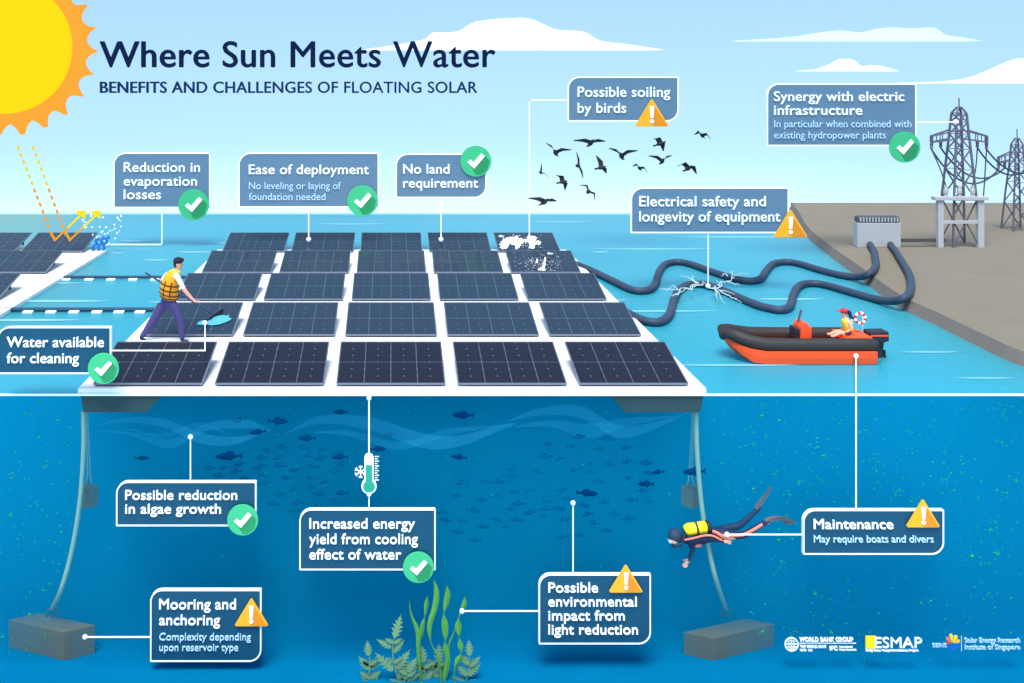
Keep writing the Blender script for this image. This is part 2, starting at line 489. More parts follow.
# ------------------------------------------------------------------ lettering and callouts
_H = {}
def text_mesh(s, bold):
    cu = bpy.data.curves.new('lettering', 'FONT'); cu.body = s; cu.size = 1
    cu.extrude = .02; cu.resolution_u = 4
    cu.space_character = 1.0 + bold * 2.2
    o = bpy.data.objects.new('lettering', cu); COL.objects.link(o)
    bpy.context.view_layer.update()
    me = bpy.data.meshes.new_from_object(o.evaluated_get(bpy.context.evaluated_depsgraph_get()))
    bpy.data.objects.remove(o); bpy.data.curves.remove(cu)
    return me
def cap_h(bold):
    if bold not in _H:
        me = text_mesh('H', bold); _H[bold] = max(v.co.y for v in me.vertices); bpy.data.meshes.remove(me)
    return _H[bold]
def lettering(lines, D, m, parent, name='lettering', thick=.012):
    """lines: (text, left, right, baseline, cap height in picture units, bold)"""
    k = D / 1000; out = None
    for (s, x0, x1, yb, cap, bold) in lines:
        b = MB(); me = text_mesh(s, bold)
        xs = [v.co.x for v in me.vertices]; a, z = min(xs), max(xs)
        sx = (x1 - x0) * k / (z - a); sy = cap * k / cap_h(bold); o = P(x0, yb, D)
        if bold:                                  # heavier strokes: the same letters again, a hair to each side and a hair behind
            offs = ((0, 0, 0), (-bold, 0, .0012), (bold, 0, .0024), (0, bold * .8, .0036), (0, -bold * .8, .0048))
        else: offs = ((0, 0, 0),)
        fk = max(1, D / 17)
        for (ox, oz, dy) in offs:
            b._add([(o.x + (v.co.x - a + ox) * sx, D - thick + dy * fk + (-v.co.z / .02) * thick, o.z + (v.co.y + oz) * sy) for v in me.vertices], [list(p.vertices) for p in me.polygons])
        bpy.data.meshes.remove(me)
        out = b.build(name, m, parent, recalc=False)
    return out

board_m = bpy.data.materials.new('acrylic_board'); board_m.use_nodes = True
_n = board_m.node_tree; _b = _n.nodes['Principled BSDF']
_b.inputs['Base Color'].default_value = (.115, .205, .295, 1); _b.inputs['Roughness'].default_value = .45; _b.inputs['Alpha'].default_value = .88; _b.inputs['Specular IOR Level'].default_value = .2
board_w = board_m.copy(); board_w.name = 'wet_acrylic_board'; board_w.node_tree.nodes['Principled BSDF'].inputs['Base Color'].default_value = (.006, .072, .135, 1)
ink_w = mat('white_lettering', (255, 255, 255), .6, 1.1, 0, spec=.1)
ink_l = mat('light_lettering', (178, 210, 230), .6, 1.05, 0, spec=.1)
ink_n = mat('navy_lettering', (6, 30, 66), .8, .7, 0, spec=.1)
ink_n2 = mat('navy_small_lettering', (10, 52, 88), .8, .8, 0, spec=.1)
line_m = mat('white_rod', (240, 250, 255), .5, 1.1, 0, spec=.1)
green_m = mat('badge_green', (62, 182, 122), .5, .95, .02)
green_d = mat('badge_dark_green', (38, 140, 86), .5, .95, .02)
amber = mat('badge_amber', (250, 172, 30), .5, .95, .02)
amber_d = mat('badge_dark_amber', (238, 140, 20), .5, .9, .02)

def rrect(x0, y0, x1, y1, cor, r):
    """clockwise from top left in picture units; cor = radii on for TL TR BR BL"""
    pts = []
    for (on, cx, cy, a0) in ((cor[0], x0, y0, 180), (cor[1], x1, y0, 270), (cor[2], x1, y1, 0), (cor[3], x0, y1, 90)):
        rr = r if on else .8
        ox = cx + rr if cx == x0 else cx - rr; oy = cy + rr if cy == y0 else cy - rr
        for i in range(9):
            a = R(a0 + 90 * i / 8); pts.append((ox + rr * cos(a), oy + rr * sin(a)))
    return pts
def ring(b, po, pi_, D, y0, y1):
    n = len(po); A = [P(x, y, D) for x, y in po]; B = [P(x, y, D) for x, y in pi_]
    v = []
    for q in (A, B):
        for yy in (y0, y1): v += [(p.x, yy, p.z) for p in q]
    f = []
    for i in range(n):
        j = (i + 1) % n
        f += [(i, j, 2 * n + j, 2 * n + i), (n + i, 3 * n + i, 3 * n + j, n + j), (i, n + i, n + j, j), (2 * n + i, 2 * n + j, 3 * n + j, 3 * n + i)]
    b._add(v, f)
def circ(x, y, r, n=32): return [(x + r * cos(2 * pi * i / n), y + r * sin(2 * pi * i / n)) for i in range(n)]
def pl2(pts, D): return [(P(x, y, D).x, P(x, y, D).z) for x, y in pts]

def badge_check(x, y, D, parent, r=15.5):
    o = MB().prism(pl2(circ(x, y, r), D), D - .075, D - .045, bevel=.006).build('badge', green_m, parent)
    a = 45
    MB().prism(pl2([(x - 6.5, y + 2), (x - 2, y + 5.5), (x + 8.5, y - 6), (x + 13.6, y - .5), (x + 11, y + 9), (x + 5, y + 13.2), (x, y + 13.8)], D), D - .079, D - .074).build('emblem', green_d, o)
    MB().prism(pl2([(x - 8.6, y + 1), (x - 5.6, y - 1.8), (x - 2.4, y + 1), (x + 5.6, y - 8), (x + 9, y - 5), (x - 1.6, y + 7.4)], D), D - .092, D - .080, bevel=.002).build('tick', ink_w, o)
def badge_warn(x, y, D, parent):
    def tri(w, h0, h1): return [(x - .9, y - h0), (x + .9, y - h0), (x + w, y + h1 - 1.5), (x + w - 1.2, y + h1), (x - w + 1.2, y + h1), (x - w, y + h1 - 1.5)]
    o = MB().prism(pl2(tri(16.5, 14.5, 12.5), D), D - .075, D - .045, bevel=.004).build('badge', amber, parent)
    MB().prism(pl2([(x + 1.6, y - 9), (x + 15.3, y + 11.6), (x + 1.6, y + 11.6)], D), D - .079, D - .074).build('emblem', amber_d, o)
    MB().prism(pl2([(x - 2.3, y - 8), (x + 2.3, y - 8), (x + 1.3, y + 4.0), (x - 1.3, y + 4.0)], D), D - .092, D - .080).prism(pl2(circ(x, y + 7.3, 2.0, 14), D), D - .092, D - .080).build('exclamation_mark', ink_w, o)

BO, SM = .011, .0
def sign(label, D, box, cor, bold, small, badge, leaders, capb=9.4, caps=7.0):
    x0, y0, x1, y1 = box; k = D / 1000
    t = thing('callout_sign', label, 'sign', P((x0 + x1) / 2, y1, D), 'callout signs')
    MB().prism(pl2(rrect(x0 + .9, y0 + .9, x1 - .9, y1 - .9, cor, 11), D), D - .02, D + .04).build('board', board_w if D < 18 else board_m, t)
    b = MB(); ring(b, rrect(x0 - .5, y0 - .5, x1 + .5, y1 + .5, cor, 12), rrect(x0 + .8, y0 + .8, x1 - .8, y1 - .8, cor, 10.8), D, D - .028, D + .045)
    b.build('border', line_m, t)
    lettering([(s, a, z, yb, capb, BO) for s, a, z, yb in bold], D - .022, ink_w, t, 'heading_line')
    if small: lettering([(s, a, z, yb, caps, SM) for s, a, z, yb in small], D - .022, ink_l, t, 'subheading_line')
    (badge_check if badge[0] == 'c' else badge_warn)(badge[1], badge[2], D, t)
    for pts in leaders:
        q = [P(p[0], p[1], p[2] if len(p) > 2 else D) for p in pts]
        w = .54 * k
        lb = MB()
        for a, z in zip(q[:-1], q[1:]):
            d = (z - a).normalized() * w * .9
            lb.bar(a - d, z + d, 2 * w)
        lo = lb.build('pointer', line_m, t)
        MB().ball(q[-1], 2.5 * q[-1].y / 1000, 14, 10).build('pointer_tip', line_m, lo, smooth=True)

TLo, TB = (1, 0, 0, 0), (1, 0, 1, 0)
sign('blue-grey callout reading Reduction in evaporation losses, with a green tick', 32.2, (114, 153, 210, 207.5), TLo,
     [('Reduction in', 124, 200, 171.8), ('evaporation', 124, 197, 185.6), ('losses', 124, 161, 199)], [], ('c', 194, 204.5),
     [[(162, 207.5), (162, 244.5), (107.5, 244.5)]])
sign('blue-grey callout reading Ease of deployment, with a green tick', 31.0, (239, 153, 378.5, 207), TLo,
     [('Ease of deployment', 249, 368.7, 174)], [('No leveling or laying of', 249, 341, 189), ('foundation needed', 249, 325.5, 200)], ('c', 362.7, 200.5),
     [[(308.7, 207), (308.7, 239.5)]])
sign('smaller blue-grey callout reading No land requirement, green tick on its top corner', 31.0, (396, 154, 486, 197.5), TB,
     [('No land', 403.3, 449.3, 173.5), ('requirement', 403.3, 478, 187.5)], [], ('c', 475.7, 161),
     [[(441, 197.5), (441, 239.5)]])
sign('blue callout above the birds reading Possible soiling by birds', 31.4, (568, 77, 678, 121), TB,
     [('Possible soiling', 577.7, 670, 96.8), ('by birds', 577.7, 626, 112.8)], [], ('w', 651.3, 114),
     [[(568, 100), (529.3, 100), (529.3, 238)]], capb=10)
sign('blue callout beside the pylons reading Synergy with electric infrastructure', 30.0, (767, 84, 915.5, 145.5), TLo,
     [('Synergy with electric', 774, 904, 101), ('infrastructure', 774, 862, 114.8)], [('In particular when combined with', 774, 911, 127.2), ('existing hydropower plants', 774, 885.5, 138.4)], ('c', 903.7, 147),
     [[(915.5, 122), (956, 122)]])
sign('callout over the sparking cables reading Electrical safety and longevity of equipment', 25.5, (631, 188, 788, 232.5), TLo,
     [('Electrical safety and', 639.3, 765.5, 206.2), ('longevity of equipment', 639.3, 780, 221.4)], [], ('w', 789.5, 224.5),
     [[(708, 232.5), (708, 286, 25.6)]], capb=10)
sign('callout beside the worker reading Water available for cleaning, with a green tick', 16.95, (-1.5, 327, 111, 373), TLo,
     [('Water available', 7.3, 104, 346.8), ('for cleaning', 7.3, 79, 362.8)], [], ('c', 104.5, 367.3),
     [[(111, 350.5), (205, 350.5), (205, 340, 18.6), (205, 323, 20.9)]], capb=10)
DU = 17.05
sign('underwater callout reading Possible reduction in algae growth, with a green tick', DU, (117, 481.5, 256, 525), TLo,
     [('Possible reduction', 125.6, 237.2, 499.4), ('in algae growth', 125.6, 221, 513.2)], [], ('c', 243.3, 518.2),
     [[(190.5, 481.5), (190.5, 437)]])
sign('underwater callout below the thermometer reading Increased energy yield from cooling effect of water', DU, (300, 509, 435, 569), TLo,
     [('Increased energy', 309.6, 414.7, 528.2), ('yield from cooling', 309.6, 417.7, 543.6), ('effect of water', 309.6, 401, 559)], [], ('c', 418.3, 565.5),
     [[(369, 509), (369, 494)]], capb=10)
sign('underwater callout beside the left anchor block reading Mooring and anchoring', DU, (151, 589.5, 261, 660.5), TB,
     [('Mooring and', 159.5, 236, 608.8), ('anchoring', 159.5, 220, 624.6)], [('Complexity depending', 159.5, 251, 639.8), ('upon reservoir type', 159.5, 238.4, 650.4)], ('w', 252, 611.5),
     [[(151, 637), (85, 637)]], capb=10)
sign('underwater callout reading Possible environmental impact from light reduction', DU, (539, 574, 650, 643), TB,
     [('Possible', 548.4, 597.8, 592), ('environmental', 548.4, 636.4, 606), ('impact from', 548.4, 624.4, 620), ('light reduction', 548.4, 637.6, 634)], [], ('w', 625, 578),
     [[(573, 574), (573, 503)], [(539, 611), (470, 611, 16.6), (462, 611, 16.6)]], capb=9.6)
sign('underwater callout beside the diver reading Maintenance, with an orange warning triangle', DU, (803, 509.6, 942.7, 553.4), TB,
     [('Maintenance', 813.5, 892.8, 528.6)], [('May require boats and divers', 813.5, 933, 542)], ('w', 921, 513),
     [[(856, 509.6), (856, 392), (856, 356, 18.9)], [(803, 534.5), (727, 534.5)]], capb=9.6)

t = thing('title_lettering', 'large navy letters in the sky reading Where Sun Meets Water', 'lettering', P(298, 67, 38))
lettering([('Where Sun Meets Water', 100.7, 495, 67, 25.3, .014)], 38, ink_n, t, 'letters', .05)
t = thing('title_lettering', 'smaller navy capitals under the title reading Benefits and challenges of floating solar', 'lettering', P(298, 93, 38))
lettering([('BENEFITS AND CHALLENGES OF FLOATING SOLAR', 100.7, 477, 92.8, 11, .016)], 38, ink_n2, t, 'letters', .05)

# organisation logos at the lower right, raised letters at the cut face
t = thing('logo', 'white round globe emblem with small capitals, leftmost of the three logos', 'logo', P(825, 652, DU), 'organisation logos')
b = MB(); ring(b, circ(791.3, 644, 7), circ(791.3, 644, 6), DU, DU - .02, DU)
for rx in (.45,):
    for i in range(20):
        a0, a1 = 2 * pi * i / 20, 2 * pi * (i + 1) / 20
        b.bar(P(791.3 + 6.3 * rx * cos(a0), 644 + 6.3 * sin(a0), DU), P(791.3 + 6.3 * rx * cos(a1), 644 + 6.3 * sin(a1), DU), .014)
for dy, hw in ((-3, 5.4), (0, 6.3), (3, 5.4)): b.bar(P(791.3 - hw, 644 + dy, DU), P(791.3 + hw, 644 + dy, DU), .014)
b.bar(P(791.3, 637.7, DU), P(791.3, 650.3, DU), .014)
b.build('emblem', ink_w, t)
lettering([('WORLD BANK GROUP', 799.3, 852.6, 641.4, 4.3, .03), ('THE WORLD BANK', 799.8, 826, 647.4, 2.4, .02), ('IBRD', 799.8, 806, 650.6, 1.9, .01), ('IDA', 808, 812.5, 650.6, 1.9, .01), ('IFC', 829.5, 837, 649.8, 3.8, .04), ('International', 839, 852, 647.3, 1.9, .0), ('Finance Corporation', 839, 856, 650, 1.7, .0)], DU, ink_w, t, 'letters')
MB().bar(P(799.3, 643.2, DU), P(856, 643.2, DU), .01).build('rule', ink_w, t)
t = thing('logo', 'yellow square with large thin white capitals, middle one of the three logos', 'logo', P(893, 652, DU), 'organisation logos')
MB().prism(pl2([(865.5, 636), (875.8, 636), (875.8, 648.2), (865.5, 648.2)], DU), DU - .01, DU + .01).build('emblem', mat('logo_yellow', (250, 232, 20), .5, .95, 0), t)
lettering([('ESMAP', 874.5, 921.4, 647.4, 10.4, .0), ('Energy Sector Management Assistance Program', 865.5, 918, 650.9, 1.9, .01)], DU - .02, ink_w, t, 'letters')
t = thing('logo', 'coloured petal fan over a blue swoosh with pale text, rightmost of the three logos', 'logo', P(976, 652, DU), 'organisation logos')
em = None
for a, r, col in ((190, 6, (226, 60, 50)), (225, 8, (240, 120, 40)), (262, 9.5, (252, 205, 30)), (300, 9, (252, 215, 40)), (340, 8, (250, 190, 40))):
    cx, cy = 952, 643; A = R(a); w = R(15)
    MB().prism(pl2([(cx + .8 * cos(A), cy + .8 * sin(A)), (cx + r * .8 * cos(A - w), cy + r * .8 * sin(A - w)), (cx + r * cos(A - w * .4), cy + r * sin(A - w * .4)), (cx + r * cos(A + w * .4), cy + r * sin(A + w * .4)), (cx + r * .8 * cos(A + w), cy + r * .8 * sin(A + w))], DU), DU - .012, DU).build('petal', mat('petal_%d' % a, col, .5, .95, 0), t)
MB().prism(pl2([(945.5, 645), (950, 646.6), (955, 646.2), (959.5, 642.5), (959, 646), (955, 649.4), (949, 649)], DU), DU - .012, DU).build('swoosh', mat('swoosh_blue', (30, 90, 190), .5, 1, 0), t)
lettering([('SERIS', 932, 946, 646.6, 3.6, .0), ('Solar Energy Research', 964.3, 1019.5, 642, 4.6, .0), ('Institute of Singapore', 964.3, 1019.5, 648.8, 4.6, .0)], DU, ink_l, t, 'letters')
MB().bar(P(961.4, 636, DU), P(961.4, 651, DU), .01).build('rule', ink_l, t)
# ------------------------------------------------------------------ shore: pylons, gantry, junction box, cables
steel = mat('pylon_steel', (104, 102, 110), .6, 1, .06, metal=.2)
lgrey = mat('gantry_grey', (196, 195, 196), .6, .80, .04)
dgrey = mat('dark_grey_metal', (88, 88, 92), .6, .9, .06)

def pylon(loc, H, prof, za, la, mt, label, braces):
    """prof: (height, half width) from base to top"""
    t = thing('pylon', label, 'pylon', loc, 'lattice pylons')
    L0 = Vector(loc)
    def hw(z):
        for (z0, w0), (z1, w1) in zip(prof[:-1], prof[1:]):
            if z <= z1: return w0 + (w1 - w0) * (z - z0) / (z1 - z0)
        return prof[-1][1]
    b = MB()
    for sx in (-1, 1):
        for sy in (-1, 1):
            for (z0, w0), (z1, w1) in zip(prof[:-1], prof[1:]):
                b.bar(L0 + Vector((sx * w0, sy * w0, z0)), L0 + Vector((sx * w1, sy * w1, z1)), mt * 1.25)
    for z0, z1 in zip(braces[:-1], braces[1:]):
        w0, w1 = hw(z0), hw(z1)
        for a, c in (((-1, -1), (1, -1)), ((1, 1), (-1, 1))):
            p = lambda q, w, z: L0 + Vector((q[0] * w, q[1] * w, z))
            b.bar(p(a, w0, z0), p(c, w1, z1), mt * .85); b.bar(p(c, w0, z0), p(a, w1, z1), mt * .85)
            b.bar(p(a, w1, z1), p(c, w1, z1), mt * .5)
    b.build('tower', steel, t)
    MB().tube([L0 + Vector((0, 0, prof[-1][0] - .02)), L0 + Vector((0, 0, H))], mt * .5, 8).build('spike', steel, t)
    ends = []
    for s in (-1, 1):
        w = hw(za); a = MB()
        for sy in (-1, 1):
            r0 = L0 + Vector((s * w, sy * w, za + .27)); r1 = L0 + Vector((s * w, sy * w, za)); e0 = L0 + Vector((s * la, sy * .05, za + .09)); e1 = L0 + Vector((s * la, sy * .05, za - .10))
            a.bar(r0, e0, mt); a.bar(r1, e1, mt); a.bar(e0, e1, mt)
            for q in range(1, 3):
                u, v = r0.lerp(e0, q / 3), r1.lerp(e1, q / 3); a.bar(u, v, mt * .5)
        a.build('arm', steel, t)
        for f in (1.0, .56):
            e = L0 + Vector((s * (w + (la - w) * f), 0, za - .08 if f > .9 else za - .03)); ends.append(e)
            MB().tube([e, e + Vector((0, 0, -.07)), e + Vector((0, 0, -.14)), e + Vector((0, 0, -.22))], [.03, .055, .04, .055], 8).build('insulator', steel, t)
    return t, ends
DP = 31.0
base = P(959, 246, DP); base.z = ZG
H = P(0, 98, DP).z - ZG
hz = lambda y: P(0, y, DP).z - ZG
kk = DP / 1000
pA, eA = pylon(base, H, [(0, 13.2 * kk), (hz(195), 11.0 * kk), (hz(138), 6.6 * kk), (hz(113), 4.8 * kk), (hz(107), 1.2 * kk)], hz(139), 27.5 * kk, .043,
               'tall grey lattice pylon standing behind the pale gantry', [0, hz(199), hz(169), hz(149), hz(134), hz(122), hz(113)])
DQ = 34.1
base2 = P(1017, 230, DQ); base2.z = ZG
h2 = lambda y: P(0, y, DQ).z - ZG
k2 = DQ / 1000
pB, eB = pylon(base2, h2(129), [(0, 9.8 * k2), (h2(195), 7.4 * k2), (h2(162), 4.6 * k2), (h2(144), 3.6 * k2), (h2(138), 1.0 * k2)], h2(160), 18.5 * k2, .036,
               'smaller grey lattice pylon farther back, cut by the right edge of view', [0, h2(202), h2(182), h2(167), h2(155), h2(145)])
wire = mat('wire_dark', (66, 72, 84), .6, .9, 0)
def cable(label, a, z, sag, n=14, r=.028):
    a, z = Vector(a), Vector(z)
    pts = [a.lerp(z, i / n) + Vector((0, 0, -sag * 4 * (i / n) * (1 - i / n))) for i in range(n + 1)]
    o = MB().tube(pts, r, 6).build('power_line', wire); set_origin(o, a)
    tag(o, label, 'power line', 'wires strung between the two pylons')
dn = Vector((0, 0, -.24))
cable('thin sagging wire from the left arm tip of the tall pylon to the smaller pylon', eA[0] + dn, eB[0] + dn, .75)
cable('thin sagging wire from mid left arm of the tall pylon to the smaller pylon', eA[1] + dn, eB[1] + dn, .62)
cable('thin sagging wire from the right arm tip of the tall pylon to the smaller pylon', eA[2] + dn, eB[2] + dn, .38)
cable('thin sagging wire from mid right arm of the tall pylon to the smaller pylon', eA[3] + dn, eB[3] + dn, .5)
cable('thin wire leaving the smaller pylon towards the right edge of view', eB[2] + dn, eB[2] + Vector((6, .5, .9)), .6)

# gantry
gt = thing('gantry', 'pale grey steel gantry frame around the foot of the tall pylon', 'gantry', (base.x, 30.6, ZG))
DG = 30.6
gp = lambda x, y: P(x, y, DG)
def vpost(x0, x1, yt, name):
    a, z = gp(x0, yt), gp(x1, 246); b = MB(); b.box(((a.x + z.x) / 2, DG, (a.z + ZG) / 2), (z.x - a.x, .15, a.z - ZG), bevel=.01); b.build(name, lgrey, gt)
vpost(937, 942.5, 200, 'post'); vpost(977, 983, 200, 'post')
a, z = gp(933, 196.5), gp(986.5, 200); MB().box(((a.x + z.x) / 2, DG, (a.z + z.z) / 2), (z.x - a.x, .26, a.z - z.z), bevel=.01).build('beam', lgrey, gt)
a, z = gp(942.5, 220.5), gp(977, 223.5); MB().box(((a.x + z.x) / 2, DG, (a.z + z.z) / 2), (z.x - a.x, .08, a.z - z.z)).build('crossbar', lgrey, gt)
for x in (946, 959.5, 972.5):
    c = gp(x, 196.5); h = gp(x, 185.5).z - c.z
    MB().tube([c, c + Vector((0, 0, h * .3)), c + Vector((0, 0, h * .32)), c + Vector((0, 0, h * .62)), c + Vector((0, 0, h * .66)), c + Vector((0, 0, h))], [.055, .055, .075, .075, .06, .05], 12).build('insulator', lgrey, gt, smooth=False)
def drop(label, a, z):
    o = MB().tube(spline([a, (Vector(a) + Vector(z)) / 2 + Vector((.03, 0, 0)), z], 5), .022, 6).build('power_line', wire); set_origin(o, z); tag(o, label, 'power line', 'wires dropping from the tall pylon')
drop('dark wire slanting from the left arm tip down to the left gantry insulator', eA[0] + dn, gp(946, 186))
drop('dark wire from the middle of the right arm down to the right gantry insulator', eA[3] + dn, gp(972.5, 186))
gq = gp(984, 246); gq.z = ZG
drop('dark wire hanging from the right arm tip straight down to the ground', eA[2] + dn, Vector((gq.x, gq.y + .3, ZG)))

# junction box
DJ = 30.6
a, z = P(857.5, 223, DJ), P(901, 247, DJ)
jb = thing('junction_box', 'pale grey electrical junction box with ribbed dark top on the shore', 'junction box', ((a.x + z.x) / 2, DJ + .15, ZG))
MB().box(((a.x + z.x) / 2, DJ + .15, (a.z + ZG) / 2), (z.x - a.x, .3, a.z - ZG), bevel=.015).build('body', lgrey, jb)
b = MB(); c1 = P(858, 216.5, DJ); w = (z.x - a.x) - .04
b.box(((a.x + z.x) / 2, DJ + .15, (a.z + c1.z) / 2 + .002), (w, .26, c1.z - a.z), bevel=.05)
b.build('top', dgrey, jb)
b = MB()
for i in range(13):
    x = a.x + .1 + i * (w - .16) / 12
    MB().box((x, DJ + .015, (a.z + c1.z) / 2), (.045, .03, (c1.z - a.z) * .72), bevel=.008).build('rib', lgrey, jb)
a, z = P(901, 240.5, DJ + .1), P(946, 240.5, DJ + .1)
o = MB().box(((a.x + z.x) / 2, DJ + .15, a.z), (z.x - a.x, .1, .1)).build('conduit', mat('conduit', (84, 80, 78), .7, .9, .04)); set_origin(o, ((a.x + z.x) / 2, DJ + .15, a.z - .05))
tag(o, 'straight dark conduit running from the junction box to the gantry', 'conduit')

# thick cables on the water
hose = mat('cable_blue_grey', (62, 76, 98), .6, .7, .04)
C1 = [(570, 262), (590, 270), (613, 281), (633, 290), (648, 290), (655, 284), (659, 272), (665, 264.5), (676, 262), (690, 264), (710, 271), (730, 277.5), (748, 281), (760, 279), (766, 271), (773, 264), (786, 262), (800, 264), (820, 270), (840, 275), (858, 277), (870, 273.5), (876, 265), (875, 256)]
C2 = [(618, 307), (635, 317), (650, 322), (662, 321), (670, 313), (674, 299), (680, 289), (691, 284.5), (706, 285), (722, 290), (740, 298), (757, 305), (768, 308), (781, 310), (790, 306), (793, 296), (798, 287), (808, 283.5), (825, 285), (850, 292), (875, 299), (893, 301), (906, 297), (911, 287), (909, 274), (901, 260)]
def hose_line(pts, tail, label):
    q = []
    for x, y in pts:
        onland = W(x, y, 0)
        # height of what lies there: water, or the shore beyond its edge
        ex = None
        for (x0, y0), (x1, y1) in zip(EDGE[2:-1], EDGE[3:]):
            if y0 <= y <= y1: ex = x0 + (x1 - x0) * (y - y0) / (y1 - y0)
        zz = .09
        if ex is not None:
            f = min(1, max(0, (x - ex + 2) / 14)); zz = .09 + (ZG) * f
        q.append(W(x, y, zz))
    s = spline(q, 6) + spline([q[-1]] + tail, 5)[1:]
    o = MB().tube(s, .095, 12).build('power_cable', hose, smooth=True); set_origin(o, q[0])
    tag(o, label, 'cable', 'thick power cables between platform and shore')
J = lambda x, y: P(x, y, DJ - .12)
hose_line(C1, [W(874, 251, .34), W(870, 244.5, .34)], 'thick blue-grey power cable, the farther one, winding to the left side of the junction box')
hose_line(C2, [W(896, 252, .34), W(890.5, 244.5, .34)], 'thick blue-grey power cable, the nearer one, looping round to the right of the junction box')

# electric arcs (they give off light)
spark = emat('spark', (205, 240, 255), .95)
def arc_set(lines, label):
    t_loc = W(650 + lines[0][0][0] / 9.31, 260 + lines[0][0][1] / 9.31, .24)
    t = thing('electric_arc', label, 'electric arc', t_loc, 'electric sparks on the cables')
    for l in lines:
        q = [W(650 + x / 9.31, 260 + y / 9.31, .26) for x, y in l]; s = []
        for a, z in zip(q[:-1], q[1:]):
            n = max(2, int((z - a).length / .15))
            for i in range(n):
                s.append(a.lerp(z, i / n) + Vector((rnd.uniform(-.05, .05), rnd.uniform(-.16, .16), rnd.uniform(-.01, .03))))
        s.append(q[-1]); N = len(s)
        MB().tube(s, [.017 * (1 - .75 * i / (N - 1)) for i in range(N)], 5).build('bolt', spark, t)
arc_set([[(430, 225), (350, 265), (260, 285), (150, 275), (85, 265)], [(440, 215), (400, 185), (350, 165), (280, 150)], [(430, 215), (400, 185), (385, 145)],
         [(420, 250), (350, 285), (260, 310), (200, 330)], [(430, 230), (500, 215), (530, 245)], [(300, 300), (230, 325), (190, 325)], [(260, 290), (200, 240), (120, 265)]],
        'jagged white sparks crackling leftwards from the nearer cable')
arc_set([[(545, 250), (640, 255), (700, 205), (760, 160), (830, 130), (920, 122)], [(600, 260), (640, 310), (660, 370), (705, 410)], [(640, 250), (615, 180)],
         [(700, 205), (770, 215), (840, 240)], [(640, 300), (740, 330), (850, 408)], [(620, 270), (700, 290), (790, 320)], [(600, 260), (620, 320), (635, 380)], [(760, 160), (790, 110)], [(750, 160), (690, 130), (660, 150)]],
        'jagged white sparks fanning rightwards between both cables')

# dashed booms on the water at the left
boom_d = mat('boom_dark', (38, 78, 104), .6, .8, .05)
def boom(y, x0, x1, floats, label, r):
    a, z = W(x0, y, .06), W(x1, y, .06)
    t = thing('floating_boom', label, 'boom', ((a.x + z.x) / 2, a.y, 0), 'floating booms between the two platforms')
    MB().tube([a, z], r, 8).build('pipe', boom_d, t)
    for fx in floats:
        p = W(fx, y + 3.0, .02); MB().box(p + Vector((0, 0, .01)), (.24, .13, .06), bevel=.02).build('float', white, t)
boom(277, 57, 188, (66, 89, 111, 133, 155, 175), 'dark boom with white float dashes, the farther one left of the worker', .04)
boom(309.5, -12, 156, (4, 28, 51, 74, 97, 119, 140), 'dark boom with white float dashes, the nearer one behind the callout about cleaning', .05)

# ------------------------------------------------------------------ sun rays, arrows, droplets
ray1 = emat('ray_yellow', (238, 226, 60), .9); ray2 = emat('ray_orange', (248, 170, 40), .9); ray3 = emat('arrow_yellow', (250, 235, 30), .95)
def dashed(p0, p1, D, label, n=13):
    a, z = P(*p0, D), P(*p1, D)
    t = thing('sun_ray', label, 'sun ray', z, 'dashed sun rays')
    for i in range(n):
        u = a.lerp(z, i / n); v = a.lerp(z, (i + .58) / n)
        MB().bar(u, v, .075, .05).build('dash', ray1 if i < n * .45 else ray2, t)
dashed((17.5, 146), (53, 238), 31.0, 'dashed yellow to orange ray slanting down from the sun, the left one')
dashed((32.5, 146), (67, 238), 31.0, 'dashed yellow to orange ray slanting down from the sun, the right one')
def arrow(pts, D, label):
    q = [P(x, y, D) for x, y in pts]
    t = thing('bounce_arrow', label, 'arrow', q[1], 'bouncing sun ray arrows')
    b = MB(); b.bar(q[0], q[1], .085, .05); b.bar(q[1] - (q[2] - q[1]).normalized() * .03, q[1].lerp(q[2], .45), .085, .05); b.build('tail', ray2, t)
    b = MB(); b.bar(q[1].lerp(q[2], .45), q[2], .085, .05)
    x, y = pts[2]
    b.build('shaft', ray3, t)
    MB().prism(pl2([(x + 1.5, y - 1.5), (x + 1.2, y + 7), (x - 1.6, y + 4.4), (x - 7.2, y + 1.4), (x - 7.2, y - 1.2)], D), D - .03, D + .03).build('head', ray3, t)
arrow([(51, 233), (55, 240), (84, 212)], 30.4, 'yellow and orange bounce arrow, the left one of the pair over the left platform')
arrow([(66, 233), (70, 240), (99, 212)], 30.4, 'yellow and orange bounce arrow, the right one of the pair over the left platform')
drop_m = mat('droplet_white', (245, 252, 255), .3, 1, 0)
for i in range(44):
    u = rnd.random(); x = 80 + 42 * rnd.random(); y = 212 + 30 * rnd.random()
    if x < 92 and y > 232: x += 14
    if y < 218 and x < 90: y += 8
    p = P(x, y, 31.3 + rnd.uniform(-.4, .4))
    o = MB().ball((0, 0, 0), rnd.uniform(.02, .038), 8, 6).build('water_droplet', drop_m, smooth=True); o.location = p
    tag(o, 'tiny white vapour droplet rising beside the far corner of the left platform', 'droplet', 'vapour droplets')
sq = mat('vapour_blue', (22, 118, 200), .5, .9, 0)
